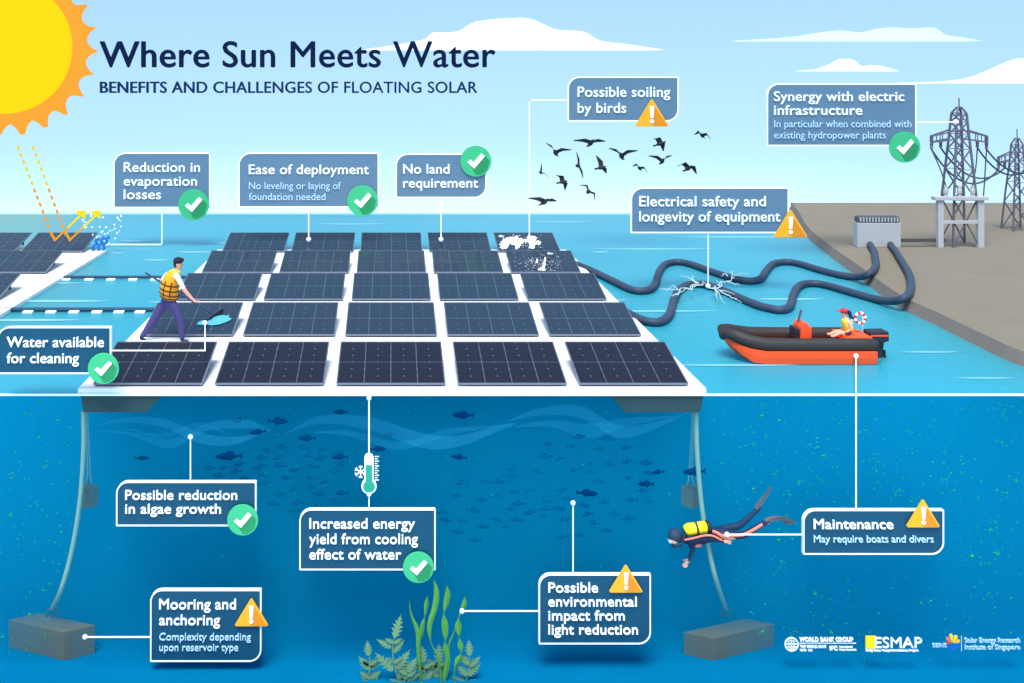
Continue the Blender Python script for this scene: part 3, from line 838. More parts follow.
for i, (x, lab) in enumerate(((95, 'blue wavy vapour arrow, leftmost of three'), (100.5, 'blue wavy vapour arrow, middle of three'), (105.5, 'blue wavy vapour arrow, rightmost of three'))):
    yb = 251 - i * .8; D = 30.9
    pts = [P(x - 3 + j * .55 + 1.7 * sin(j * 1.25), yb - j * 1.15, D) for j in range(11)]
    t = thing('vapour_arrow', lab, 'arrow', pts[0], 'wavy vapour arrows')
    MB().tube(pts, .035, 8).build('shaft', sq, t, smooth=True)
    x2, y2 = x - 3 + 5.5 + 1.7 * sin(12.5), yb - 11.5
    MB().prism(pl2([(x2 + 1, y2 - 3), (x2 + 2.2, y2 + 1.2), (x2 - 2, y2 + .6)], D), D - .03, D + .03).build('head', sq, t)

# droppings and wash water on the panels
def on_panel(px, py, row, lift=.022):
    """point on the glass of a row seen at a picture position"""
    t_ = .325 / 1.5
    # ray: z = H - s*(py-77)/1000 , y = s ; plane z = .15+lift+ (y-D)*t_
    D = ROWS[row]; s = (CAM_H - (.15 + lift) + D * t_) / (t_ + (py - 77) / 1000)
    return Vector(((px - 392) * s / 1000, s, CAM_H - s * (py - 77) / 1000))
guano = mat('droppings_white', (245, 248, 250), .8, .85, .03)
def blob(b, px, py, rx, ry, row, n=14, jag=.35, lift=.022):
    ph = rnd.uniform(0, 9)
    pts = []
    for i in range(n):
        q = 2 * pi * i / n; f = 1 + jag * rnd.uniform(-1, 1)
        pts.append(on_panel(px + rx * f * cos(q), py + ry * f * sin(q), row, lift))
    c = on_panel(px, py, row, lift + .02)
    m_ = len(b.bm.verts)
    b._add(pts + [c], [(i, (i + 1) % n, n) for i in range(n)])
b = MB()
for (x, y, rx, ry) in ((505, 244, 5, 3.0), (515, 241, 7, 4.5), (508, 240, 5, 2.5), (521, 241, 4, 3), (531, 240, 5, 5), (532, 246, 3, 3.5), (537, 243, 3, 2.2), (501, 236, 2.2, 1.0), (526, 240.5, 3, 1.6), (517, 247, 2.2, 2), (504, 247.5, 3.5, 1.5)):
    blob(b, x, y, rx, ry, 4, lift=rnd.uniform(.02, .03))
for i in range(90):
    blob(b, min(541, max(500, rnd.gauss(516, 12))), min(247.5, max(235, rnd.gauss(241, 3.4))), rnd.uniform(.3, .9), rnd.uniform(.25, .7), 4, 5) if True else 0
o = b.build('bird_droppings', guano, recalc=False); set_origin(o, on_panel(515, 248, 4))
tag(o, 'thick white splashed bird droppings on the far right back panel', 'droppings', kind='stuff')
b = MB()
for (x, y, rx, ry) in ((542, 269, 3.5, 1.6), (544, 265, 1.6, 3), (545, 260, 1.1, 2.6), (550, 253.5, 2.6, .9), (537, 261, 1, 2)):
    blob(b, x, y, rx, ry, 3)
for i in range(170):
    blob(b, min(560, max(514, rnd.gauss(540, 11))), min(270.5, max(252.5, rnd.gauss(262, 4.5))), rnd.uniform(.25, .6), rnd.uniform(.2, .5), 3, 5)
o = b.build('bird_droppings', guano, recalc=False); set_origin(o, on_panel(542, 269, 3))
tag(o, 'fine white specks of bird droppings on the panel in front of the splashed one', 'droppings', kind='stuff')
wash = mat('wash_water', (98, 205, 232), .2, .62, 0)
b = MB()
pts = [(415, 525), (425, 508), (445, 500), (480, 497), (505, 495), (520, 480), (550, 470), (580, 466), (600, 470), (618, 464), (612, 478), (632, 488), (618, 500), (590, 512), (550, 525), (500, 530), (470, 522), (450, 528)]
b.sheet([on_panel(130 + x / 6.21, 240 + y / 6.21, 1, .03) for x, y in pts]); 
o = b.build('wash_puddle', wash); set_origin(o, on_panel(203, 325, 1)); tag(o, 'pale blue splash of wash water under the brush on the panel', 'puddle')

# ------------------------------------------------------------------ birds
bird_m = mat('bird_dark', (52, 46, 48), .8, .9, .05)
def make_bird(inner, outer, fold, name='bird'):
    """wings in two segments; inner and outer dihedral in degrees; flies towards -Y or +X after turning"""
    t = bpy.data.objects.new(name, None); COL.objects.link(t)
    b = MB()
    n = 10
    prof = [(-.17, .004), (-.13, .034), (-.06, .062), (.02, .064), (.09, .042), (.12, .03), (.15, .033), (.18, .022), (.215, .004)]
    b.tube([(0, y, 0) for y, r in prof], [r for y, r in prof], 10)
    b.build('body', bird_m, t, smooth=True)
    b = MB(); b.hexa([(-.02, -.12, -.006), (.02, -.12, -.006), (.045, -.25, -.004), (-.045, -.25, -.004), (-.02, -.12, .006), (.02, -.12, .006), (.045, -.25, .004), (-.045, -.25, .004)]); b.build('tail', bird_m, t)
    for s in (-1, 1):
        b = MB(); L1, L2 = .17, .22 * fold
        p0 = Vector((s * .02, 0, .02)); p1 = p0 + Vector((s * cos(R(inner)) * L1, .03, sin(R(inner)) * L1)); p2 = p1 + Vector((s * cos(R(outer)) * L2, -.05, sin(R(outer)) * L2))
        ch = [(.10, -.085), (.07, -.115), (-.03, -.06)]
        P3 = [p0, p1, p2]; up = Vector((0, 0, .008))
        f = [p + Vector((0, c[0], 0)) for p, c in zip(P3, ch)]; r = [p + Vector((0, c[1], 0)) for p, c in zip(P3, ch)]
        vs = [p + up for p in f] + [p + up for p in r] + [p - up for p in f] + [p - up for p in r]
        b._add(vs, [(0, 1, 4, 3), (1, 2, 5, 4), (6, 9, 10, 7), (7, 10, 11, 8), (0, 6, 7, 1), (1, 7, 8, 2), (3, 4, 10, 9), (4, 5, 11, 10), (2, 8, 11, 5), (0, 3, 9, 6)])
        b.build('wing', bird_m, t)
    return t
kinds = {'v': make_bird(42, 20, 1.1), 'g': make_bird(16, 4, 1.15), 'a': make_bird(28, -38, 1.0)}
BL = [(182, 218, 1.0, 12, 'v', 30, 'wings in a V, upper left of the flock'), (362, 168, 1.05, 2, 'g', 10, 'gliding level, topmost on the left half of the flock'),
      (297, 285, .8, 76, 'g', 20, 'banking with wings nearly upright, left of centre'), (415, 295, .78, 56, 'v', 25, 'small and steeply banked in the centre'),
      (520, 235, 1.0, 3, 'v', 25, 'wings in a V, centre of the flock below the warning triangle'), (718, 172, .8, -38, 'a', 40, 'bowed wings tilted right, just right of the warning triangle'),
      (932, 130, .72, -12, 'a', 50, 'farthest right and highest of the flock'), (728, 262, .85, 0, 'v', 5, 'steep V of raised wings, right half of the flock'),
      (612, 298, .72, -18, 'a', 45, 'small with bowed wings, lowest near the centre right'), (862, 298, .95, -20, 'a', 15, 'wide bowed wings, lowest on the right of the flock'),
      (106, 320, .62, 50, 'v', 50, 'thinnest and smallest, at the far left'), (218, 368, .75, -55, 'a', 30, 'small with bowed wings tilted steeply, between the two lowest left birds'),
      (350, 418, .85, -45, 'a', 20, 'bowed wings tilted right, lowest in the centre left'), (125, 470, 1.08, -8, 'g', 25, 'largest and lowest, just above the far water at left')]
for i, (x, y, s, roll, kd, yaw, lab) in enumerate(BL):
    t = copy_tree(kinds[kd])
    t.location = P(520 + x / 5.12, 110 + y / 5.12, 29 + rnd.uniform(-1, 1.5)); t.scale = (s * 1.08,) * 3
    t.rotation_euler = (R(28), R(-abs(roll)), R(180 + yaw * (1 if i % 2 else -1)))
    tag(t, 'dark flying bird, ' + lab, 'bird', 'flock of birds above the water')
for t in kinds.values():
    for c in list(t.children): bpy.data.objects.remove(c)
    bpy.data.objects.remove(t)
# ------------------------------------------------------------------ under water
block_m = mat('concrete_block', (98, 100, 88), .9, .85, .16, 5, spec=.05)
def block(corners_px, ybot, D, label, hook):
    """corners: left, back, right, front of the top face, in picture units; seen turned about its upright axis"""
    (xl, yl), (xr, yr), (xf, yf) = corners_px
    zt = P(0, yf, D).z
    f = P(xf, yf, D); l = W(xl, yl, zt); r = W(xr, yr, zt)
    # square the plan: keep the directions towards left and right corners level
    l = Vector((l.x, l.y, zt)); r = Vector((r.x, r.y, zt)); bk = l + r - f
    zb = P(0, ybot, D).z
    t = thing('anchor_block', label, 'anchor block', ((l.x + r.x) / 2, (f.y + bk.y) / 2, zb), 'concrete anchor blocks')
    b = MB(); b.hexa([(f.x, f.y, zb), (r.x, r.y, zb), (bk.x, bk.y, zb), (l.x, l.y, zb), (f.x, f.y, zt), (r.x, r.y, zt), (bk.x, bk.y, zt), (l.x, l.y, zt)])
    bmesh.ops.recalc_face_normals(b.bm, faces=list(b.bm.faces))
    bmesh.ops.bevel(b.bm, geom=list(b.bm.edges), offset=.012, segments=2, affect='EDGES', profile=.6)
    b.build('block', block_m, t)
    h = W(hook[0], hook[1], zt)
    for dx in (-.055, .055):
        MB().tube([h + Vector((dx + .07 * cos(pi * i / 8) * .7, 0, .16 * sin(pi * i / 8) - .01)) for i in range(9)], .013, 8).build('hook', dgrey, t, smooth=True)
    return h + Vector((0, 0, .14))
hl = block([(8.6, 619.4), (95, 625), (64, 632)], 661, 17.34, 'large grey concrete anchor block on the bed at the lower left', (52, 617))
hr = block([(683.5, 632), (774.5, 624), (713.5, 638)], 661, 17.34, 'large grey concrete anchor block on the bed under the diver, at the right', (726, 618))
rope_m = mat('mooring_rope', (128, 164, 150), .8, .9, .08, 40)
def rope(pts, label, r=.042, grp='mooring ropes under the platform'):
    o = MB().tube(spline(pts, 8), r, 10).build('mooring_rope', rope_m, smooth=True); set_origin(o, pts[-1]); tag(o, label, 'rope', grp)
rope([P(83.5, 411, 17.42), P(83.5, 450, 17.42), P(80, 500, 17.42), P(72, 550, 17.42), P(61, 590, 17.42), hl], 'pale thick rope curving from the left pontoon down to the left large block')
rope([P(696, 411, 17.42), P(697, 450, 17.42), P(701, 500, 17.42), P(708, 545, 17.42), P(716, 580, 17.42), hr], 'pale thick rope curving from the right pontoon past the diver to the right large block')
def small(xc, label, lr):
    D = 17.62; k = D / 1000
    c = P(xc, 489, D)
    t = thing('hanging_weight', label, 'weight', P(xc, 508, D), 'small weights hanging under the platform')
    s = -1 if xc < 300 else 1
    b = MB(); b.box(P(xc, 498.5, D) + Vector((0, .12, 0)), (.28, .24, .33), rz=R(38 * s), bevel=.008); b.build('block', block_m, t)
    for dx in (-.025, .025):
        MB().tube([P(lr, 411, D) + Vector((dx * .4, .1, 0)), P(xc, 480, D) + Vector((dx, .18, 0)), c + Vector((dx * 2.2, .18, .0))], .011, 8).build('cord', rope_m, t)
small(86, 'small grey block hanging on thin cords beside the left rope', 85)
small(693.5, 'small grey block hanging on thin cords beside the right rope above the diver', 695)

# fish
fish_m = mat('fish_dark', (2, 50, 104), .8, .6, .12, 12, spec=0)
fish_s = mat('fish_school', (2, 74, 122), .8, .7, .08, 12, spec=0)
def make_fish(detail=True, m=None):
    t = bpy.data.objects.new('fish', None) if detail else None
    if detail: COL.objects.link(t)
    prof = [(-.5, .01, .004), (-.47, .045, .03), (-.38, .10, .055), (-.22, .155, .075), (-.02, .17, .075), (.16, .12, .055), (.30, .06, .03), (.36, .042, .018)]
    b = MB(); rings = []
    for x, h, w in prof:
        rings.append([b.bm.verts.new((x, w * sin(2 * pi * k / 12), h * cos(2 * pi * k / 12) - .01)) for k in range(12)])
    for i in range(len(rings) - 1):
        for k in range(12): b.bm.faces.new([rings[i][k], rings[i][(k + 1) % 12], rings[i + 1][(k + 1) % 12], rings[i + 1][k]])
    b.bm.faces.new(rings[0][::-1]); b.bm.faces.new(rings[-1])
    tail = [(.34, .035), (.5, .15), (.46, .0), (.5, -.15), (.34, -.035)]
    d1 = [(-.14, .12), (-.04, .235), (.14, .2), (.2, .09)]; d2 = [(-.05, -.14), (.04, -.23), (.12, -.19), (.14, -.1)]
    if detail:
        b.build('body', m, t, smooth=True)
        MB().prism(tail, -.012, .012).build('tail_fin', m, t)
        MB().prism(d1, -.01, .01).build('dorsal_fin', m, t); MB().prism(d2, -.01, .01).build('belly_fin', m, t)
        return t
    b.prism(tail, -.012, .012); b.prism(d1, -.01, .01)
    return b.build('fish', m, smooth=False)
pf_ = make_fish(True, fish_m)
big = [(142, 458, 14, 'small dark fish just above the callout about algae'), (229, 456, 27, 'largest dark fish, above the right end of the callout about algae'), (239, 420, 15, 'small dark fish just under the platform at the left'),
       (258, 432, 17, 'dark fish right of the pale current, level with its neighbours at left'), (278, 421, 22, 'dark fish close under the platform, left of the thermometer line'), (307, 438, 19, 'dark fish midway between the left schools and the thermometer line'),
       (340.5, 412, 15, 'small dark fish nearest the platform, left of the thermometer line'), (340, 457, 17, 'small dark fish left of the top of the thermometer'), (378, 449, 17, 'dark fish touching the thermometer line on its right'),
       (390, 434.5, 14, 'small pale blue fish right of the thermometer line'), (463, 415, 23, 'dark fish close under the platform, centre'), (459, 457, 16, 'small dark fish alone below the centre of the platform'),
       (587, 493, 22, 'dark fish above the callout about light reduction'), (646, 484, 18, 'small dark fish left of the right hanging weight'), (658, 472, 14, 'smallest dark fish left of the right rope'), (694.5, 471.5, 25, 'large dark fish swimming across the right rope')]
for i, (x, y, L_, lab) in enumerate(big):
    t = pf_ if i == 0 else copy_tree(pf_)
    D = 17.38 + rnd.uniform(-.06, .1)
    if i in (2, 9): D += .4
    t.location = P(x, y, D); s = L_ * D / 1000
    t.scale = (s, s, s * .82); t.rotation_euler = (0, R(rnd.uniform(-5, 5)), R(rnd.uniform(-12, 12) + (0 if i % 4 else 180)))
    tag(t, lab, 'fish', 'dark fish under the platform')
pfs = make_fish(False, fish_s)
first = True
def school(n, x0, x1, y0, y1, label, group):
    global first
    pts = []
    tries = 0
    while len(pts) < n and tries < 4000:
        tries += 1
        x, y = rnd.uniform(x0, x1), rnd.uniform(y0, y1)
        q = ((x - (x0 + x1) / 2) / ((x1 - x0) / 2)) ** 2 + ((y - (y0 + y1) / 2) / ((y1 - y0) / 2)) ** 2
        if q > 1 or any(abs(x - a) < 13 and abs(y - c) < 7 for a, c in pts): continue
        pts.append((x, y))
    for x, y in pts:
        if first: o = pfs; first = False
        else: o = pfs.copy(); COL.objects.link(o)
        D = 17.75 + rnd.uniform(-.15, .35); s = rnd.uniform(10, 15) * D / 1000
        o.location = P(x, y, D); o.scale = (s, s, s); o.rotation_euler = (0, R(rnd.uniform(-8, 8)), R(rnd.uniform(-20, 20) + (180 if rnd.random() < .15 else 0)))
        tag(o, label, 'fish', group)
school(44, 505, 655, 435, 540, 'faint small blue fish of the school left of the right rope', 'right fish school')
school(30, 250, 350, 440, 512, 'faint small blue fish of the school above the callout with the thermometer', 'left fish school')
school(18, 438, 522, 478, 545, 'faint small blue fish of the loose group below the centre of the platform', 'central fish school')
school(8, 205, 258, 463, 482, 'faint small blue fish just above the callout about algae', 'algae callout fish school')

# caustic light just below the platform, put in as pale translucent ribbons
caustic_m = bpy.data.materials.new('pale_caustic'); caustic_m.use_nodes = True
_b = caustic_m.node_tree.nodes['Principled BSDF']; _b.inputs['Base Color'].default_value = lin((70, 185, 225)) + [1]; _b.inputs['Alpha'].default_value = .17; _b.inputs['Roughness'].default_value = 1; _b.inputs['Specular IOR Level'].default_value = 0
def ribbon(b, pts, ws, D):
    s = spline([P(x, y, D + .1 * sin(i)) for i, (x, y) in enumerate(pts)], 8); N = len(s); vs = []
    m_ = len(ws) - 1
    for i, p in enumerate(s):
        f = i / (N - 1) * m_; j = min(int(f), m_ - 1); w = (ws[j] + (ws[j + 1] - ws[j]) * (f - j)) * D / 2000
        vs += [p + Vector((0, 0, w)), p + Vector((0, .02, -w))]
    b._add(vs, [(2 * i, 2 * i + 1, 2 * i + 3, 2 * i + 2) for i in range(N - 1)])
b = MB()
ribbon(b, [(92, 427), (125, 420), (165, 424), (200, 438), (235, 441), (275, 428)], [0, 6, 9, 12, 8, 0], 17.62)
ribbon(b, [(95, 430), (130, 434), (170, 444), (205, 428), (245, 424), (275, 432)], [0, 4, 10, 8, 10, 0], 17.68)
ribbon(b, [(115, 424), (160, 436), (200, 425), (240, 440)], [0, 5, 6, 0], 17.74)
ribbon(b, [(280, 437), (320, 420), (370, 424), (420, 440), (455, 442), (500, 428), (520, 422)], [0, 8, 14, 16, 12, 6, 0], 17.65)
ribbon(b, [(300, 432), (350, 434), (400, 446), (450, 432), (510, 425)], [0, 6, 9, 8, 0], 17.72)
ribbon(b, [(500, 424), (540, 412), (580, 412), (620, 432), (660, 424), (690, 412)], [0, 8, 13, 13, 7, 0], 17.66)
ribbon(b, [(505, 428), (550, 424), (590, 431), (630, 422), (680, 416)], [0, 7, 16, 9, 0], 17.73)
tag(b.build('water_caustics', caustic_m, smooth=True), 'pale wavy swirls of current just under the platform', kind='stuff')

# algae specks
alg = mat('algae_green', (50, 165, 80), .9, .9, .3, 2, spec=0)
b = MB()
def speck(x, y, D, r):
    c = P(x, y, D); rr = [r * rnd.uniform(.6, 1.3) for _ in range(6)]
    b._add([c + Vector(v) * q for v, q in zip(((1, 0, 0), (-1, 0, 0), (0, 1, 0), (0, -1, 0), (0, 0, 1), (0, 0, -1)), rr)], [(0, 2, 4), (2, 1, 4), (1, 3, 4), (3, 0, 4), (2, 0, 5), (1, 2, 5), (3, 1, 5), (0, 3, 5)])
n = 0
while n < 1150:
    x, y = rnd.uniform(-60, 1084), rnd.uniform(397, 680)
    side = x < 80 - (y - 400) * .10 or x > 705 + (y - 400) * .17
    dens = 1 if side else .13
    dens *= 1 - .62 * max(0, (y - 470) / 210)
    if rnd.random() > dens: continue
    n += 1
    r = rnd.choice((.008, .01, .012, .014, .018)) * (1 if side else .75)
    if side and rnd.random() < .10:
        r *= 1.7
        for _ in range(3): speck(x + rnd.gauss(0, 3), y + rnd.gauss(0, 3), 17.3, .012)
    speck(x, y, 17.26 + rnd.uniform(0, .7) * rnd.random(), r)
tag(b.build('algae', alg), 'green algae specks drifting in the sunlit water', kind='stuff')

# water plants
kelp_m = mat('kelp_green', (92, 166, 72), .7, .72, .22, 5); fern_m = mat('fern_green', (124, 168, 118), .8, .72, .2, 6)
ZB = -4.655
def kelp(pts, D, label):
    q = [(350 + x / 6.046, 570 + y / 6.046, w / 6.046) for x, y, w in pts]
    s = spline([P(x, y, D) for x, y, w in q], 6); ww = spline([Vector((w, 0, 0)) for x, y, w in q], 6)
    base = Vector((s[-1].x + .02, D, ZB)); s.append(base); ww.append(Vector((1, 0, 0)))
    N = len(s); vs = []
    for i, p in enumerate(s):
        d = (s[min(i + 1, N - 1)] - s[max(i - 1, 0)]).normalized(); nrm = Vector((-d.z, 0, d.x)); w = max(.3, ww[i].x) * D / 2000
        fold = .25 * w
        vs += [p + nrm * w + Vector((0, fold, 0)), p - Vector((0, .012, 0)), p - nrm * w + Vector((0, fold, 0)), p + Vector((0, .012, 0))]
    b = MB(); f = []
    for i in range(N - 1):
        a = 4 * i
        for k in range(4): f.append((a + k, a + (k + 1) % 4, a + 4 + (k + 1) % 4, a + 4 + k))
    f += [(0, 3, 2, 1), (4 * N - 4, 4 * N - 3, 4 * N - 2, 4 * N - 1)]
    b._add(vs, f); o = b.build('kelp', kelp_m, smooth=False); set_origin(o, base); tag(o, label, 'kelp', 'kelp ribbons on the bed')
kelp([(362, 180, 2), (362, 230, 8), (375, 285, 14), (400, 345, 24), (412, 400, 26), (412, 460, 24), (415, 520, 20), (422, 600, 14), (428, 680, 8)], 16.70, 'tapered green kelp blade at the left, leaning left at its tip')
kelp([(468, 158, 2), (462, 205, 26), (455, 265, 14), (452, 285, 5), (440, 330, 26), (425, 400, 28), (412, 440, 12), (412, 500, 22), (425, 600, 12), (432, 680, 8)], 16.77, 'segmented kelp blade crossing the leftmost blade')
kelp([(505, 58, 2), (520, 110, 24), (522, 170, 34), (510, 240, 34), (490, 300, 32), (480, 360, 26), (487, 430, 8), (505, 475, 8), (530, 520, 14), (545, 600, 12), (550, 690, 8)], 16.67, 'tallest broad green kelp blade, curved, just under the green tick')
kelp([(586, 92, 2), (590, 150, 34), (578, 215, 30), (568, 262, 6), (572, 320, 38), (577, 390, 32), (576, 430, 6), (578, 475, 34), (590, 530, 30), (585, 590, 34), (570, 670, 22)], 16.75, 'tall kelp blade with pinched segments, second from the right')
kelp([(695, 160, 2), (690, 210, 30), (672, 255, 20), (658, 288, 5), (655, 340, 42), (658, 385, 22), (660, 408, 5), (668, 460, 34), (672, 505, 6), (655, 545, 38), (635, 590, 10), (630, 680, 8)], 16.70, 'kelp blade with bead-like segments, rightmost, touched by the pointer')
kelp([(640, 350, 3), (620, 400, 9), (600, 450, 14), (592, 520, 22), (588, 600, 16), (580, 690, 8)], 16.82, 'short thin kelp blade between the two right tall blades')
def leaf(b, base, ang, L_, W_, D):
    """a lobed leaf in the upright plane"""
    ca, sa = cos(ang), sin(ang)
    pts = []
    n = 5; hh = (.75, 1.0, .95, .7, .38)
    for i in range(n):
        t0 = i / n; h = W_ * hh[i]
        pts += [(L_ * (t0 + .03), W_ * .22), (L_ * (t0 + .24), h)]
    pts += [(L_ * .98, W_ * .12), (L_ * 1.22, 0), (L_ * .98, -W_ * .12)]
    for i in reversed(range(n)):
        t0 = i / n; h = W_ * hh[i]
        pts += [(L_ * (t0 + .24), -h), (L_ * (t0 + .03), -W_ * .22)]
    poly = [(base.x + x * ca - y * sa, base.z + x * sa + y * ca) for x, y in pts]
    b.prism(poly, D - .006, D + .006)
def fern(stem, leaves, D, label):
    s = [P(350 + x / 6.046, 570 + y / 6.046, D) for x, y in stem]; base = Vector((s[-1].x, D, ZB))
    t = thing('water_fern', label, 'water plant', base, 'feathery water plants')
    MB().tube(spline(s + [base], 4), .012, 6).build('stem', fern_m, t, smooth=True)
    extra = []
    for q in (.35, .6, .85):
        i_ = min(len(stem) - 1, int(q * len(stem))); sx, sy = stem[i_]
        extra += [(sx, sy + 30 * q, 152, 46, 18), (sx, sy + 36 * q, 28, 50, 18)]
    for j, (x, y, a, l, w) in enumerate(leaves + extra):
        b = MB(); dd = D + .02 * (j % 3 - 1)
        leaf(b, P(350 + x / 6.046, 570 + y / 6.046, dd), R(a), l / 6.046 * D / 1000, w / 6.046 * D / 1000, dd); b.build('leaf', fern_m, t)
fern([(110, 470), (120, 560), (115, 650)], [(112, 520, 95, 80, 26), (118, 600, 130, 85, 30), (120, 600, 50, 85, 32), (116, 660, 140, 60, 24), (118, 660, 35, 70, 26)], 16.80, 'feathery pale green plant, leftmost in the clump')
fern([(300, 330), (262, 430), (262, 540), (290, 660)], [(268, 410, 74, 125, 34), (250, 470, 150, 85, 24), (262, 500, 50, 85, 22), (262, 610, 135, 130, 34), (280, 600, 55, 120, 34), (292, 660, 60, 110, 34)], 16.75, 'tallest feathery pale green plant, second from the left')
fern([(375, 560), (345, 620), (330, 670)], [(350, 620, 60, 90, 28), (340, 660, 110, 60, 24), (345, 670, 30, 70, 26)], 16.73, 'low feathery plant at the foot of the leftmost kelp blade')
fern([(440, 510), (448, 580), (450, 660)], [(442, 560, 95, 90, 30), (446, 610, 140, 80, 26), (448, 610, 40, 80, 28), (450, 670, 125, 60, 26), (450, 670, 50, 70, 28)], 16.82, 'feathery plant below the tallest kelp blade')
fern([(540, 490), (535, 570), (530, 670)], [(538, 560, 90, 95, 32), (536, 610, 135, 90, 28), (536, 610, 45, 80, 28), (532, 670, 120, 70, 28), (532, 670, 50, 70, 28)], 16.89, 'feathery plant at the foot of the second kelp blade from the right')
fern([(720, 470), (722, 560), (705, 660)], [(722, 520, 92, 85, 26), (722, 560, 140, 60, 20), (720, 590, 45, 80, 26), (712, 640, 135, 80, 26), (712, 640, 45, 90, 28), (700, 690, 150, 80, 26)], 16.77, 'feathery pale green plant, rightmost in the clump')

# thermometer sign and pointer up to the deck
D = DU; k = D / 1000
t = thing('thermometer', 'white and green thermometer with a snowflake hanging over the cooling callout', 'thermometer', P(369, 494, D))
def stad(w, yt, cy, r):
    p = [(369 + w * cos(a), yt + w + w * sin(a)) for a in [pi + pi * i / 10 for i in range(11)]]
    a0 = math.acos(w / r)
    s_ = -math.asin(min(1, w / r)) 
    a_start = -pi / 2 + math.asin(w / r); a_end = 3 * pi / 2 - math.asin(w / r)
    p += [(369 + r * cos(a_start + (a_end - a_start) * i / 24), cy + r * sin(a_start + (a_end - a_start) * i / 24)) for i in range(25)]
    return p
MB().prism(pl2(stad(4.6, 453.5, 486, 7.6), D), D - .02, D + .04, bevel=.004).build('case', line_m, t)
p = [(369 - 3.2, 464.5), (369 + 3.2, 464.5)]; a0 = -pi / 2 + math.asin(3.2 / 5.9); a1 = 3 * pi / 2 - math.asin(3.2 / 5.9)
p += [(369 + 5.9 * cos(a0 + (a1 - a0) * i / 20), 486 + 5.9 * sin(a0 + (a1 - a0) * i / 20)) for i in range(21)]
MB().prism(pl2(p, D), D - .03, D - .018).build('liquid', mat('thermo_green', (34, 152, 124), .4, 1, 0), t)
b = MB()
for i in range(11):
    y = 456.5 + i * 2.35; x1 = 379 if i % 2 == 0 else 377.5
    MB().bar(P(374.8, y, D), P(x1, y, D), .012).build('scale_mark', line_m, t)
sf = MB().ball(P(360.6, 471.8, D), (.022, .012, .022), 10, 8).build('snowflake', line_m, t)
for i in range(6):
    a = R(60 * i + 30); c = P(360.6, 471.8, D); e = P(360.6 + 6 * cos(a), 471.8 + 6 * sin(a), D)
    b = MB(); b.bar(c, e, .017); mid = c.lerp(e, .62)
    for da in (-40, 40):
        aa = a + R(da); b.bar(mid, mid + Vector((cos(aa), 0, -sin(aa))) * .045, .014)
    b.build('snowflake_arm', line_m, sf)
b = MB().bar(P(369, 398, D), P(369, 454, D), 1.4 * k).build('pointer', line_m, t)
MB().ball(P(369, 398, D), .042, 14, 10).build('pointer_tip', line_m, b, smooth=True)
# ------------------------------------------------------------------ people
skin = mat('skin', (238, 172, 140), .6, .95, .04, 20)
def skinned(name, joints, edges, mats, pick, parent, sub=2, root=None):
    """joints: name -> (point, radius x, radius y); one continuous surface grown along the skeleton"""
    keys = list(joints); me = bpy.data.meshes.new(name)
    off = world_loc(parent)
    me.from_pydata([Vector(joints[k_][0]) - off for k_ in keys], [(keys.index(a), keys.index(b_)) for a, b_ in edges], [])
    o = bpy.data.objects.new(name, me); COL.objects.link(o)
    sk = o.modifiers.new('skin', 'SKIN'); sk.use_smooth_shade = True; sk.branch_smoothing = .3
    for i, k_ in enumerate(keys):
        sv = me.skin_vertices[0].data[i]; r = joints[k_][1]; r2 = joints[k_][2] if len(joints[k_]) > 2 else r
        sv.radius = (r, r2); sv.use_root = (k_ == (root or keys[0]))
    ss = o.modifiers.new('sub', 'SUBSURF'); ss.levels = sub; ss.render_levels = sub
    bpy.context.view_layer.update()
    m2 = bpy.data.meshes.new_from_object(o.evaluated_get(bpy.context.evaluated_depsgraph_get()))
    bpy.data.objects.remove(o); bpy.data.meshes.remove(me)
    m2.name = name; m2.materials.clear()
    for m_ in mats: m2.materials.append(m_)
    segs = [(Vector(joints[a][0]) - off, Vector(joints[b_][0]) - off, a, b_) for a, b_ in edges]
    for p in m2.polygons:
        c = p.center; best = None
        for a, b_, na, nb in segs:
            d = b_ - a; u = max(0, min(1, (c - a).dot(d) / max(d.length_squared, 1e-9))); q = (c - (a + d * u)).length
            if best is None or q < best[0]: best = (q, na, nb, u)
        p.material_index = pick(best[1], best[2], best[3], c + off); p.use_smooth = True
    o = bpy.data.objects.new(name, m2); COL.objects.link(o); o.parent = parent
    return o

def hand_joints(J, E, wrist, pre, pos, dirv, side, s=1.0, curl=.5, thumb=1):
    """palm and five fingers as short chains"""
    d = Vector(dirv).normalized(); sd = Vector(side).normalized(); n = d.cross(sd).normalized()
    palm = Vector(pos) + d * .055 * s
    J[pre + 'palm'] = (palm, .034 * s, .020 * s); E.append((wrist, pre + 'palm'))
    for i, (o_, l) in enumerate(((-.030, .062), (-.010, .072), (.010, .068), (.029, .054))):
        a = palm + d * .035 * s + sd * o_ * s; m = a + (d * cos(curl) + n * sin(curl)) * l * .5 * s; e = m + (d * cos(curl * 2) + n * sin(curl * 2)) * l * .5 * s
        for q, (pt, r) in enumerate(((a, .0095), (m, .0088), (e, .0075))): J[pre + 'f%d%d' % (i, q)] = (pt, r * s)
        E.append((pre + 'palm', pre + 'f%d0' % i)); E.append((pre + 'f%d0' % i, pre + 'f%d1' % i)); E.append((pre + 'f%d1' % i, pre + 'f%d2' % i))
    a = Vector(pos) + d * .03 * s - sd * .036 * s * thumb; m = a + (d * .7 - sd * thumb * .7).normalized() * .03 * s; e = m + (d * .9 - sd * thumb * .2 + n * .3).normalized() * .03 * s
    J[pre + 't0'] = (a, .012 * s); J[pre + 't1'] = (m, .0105 * s); J[pre + 't2'] = (e, .009 * s)
    E.append((pre + 'palm', pre + 't0')); E.append((pre + 't0', pre + 't1')); E.append((pre + 't1', pre + 't2'))

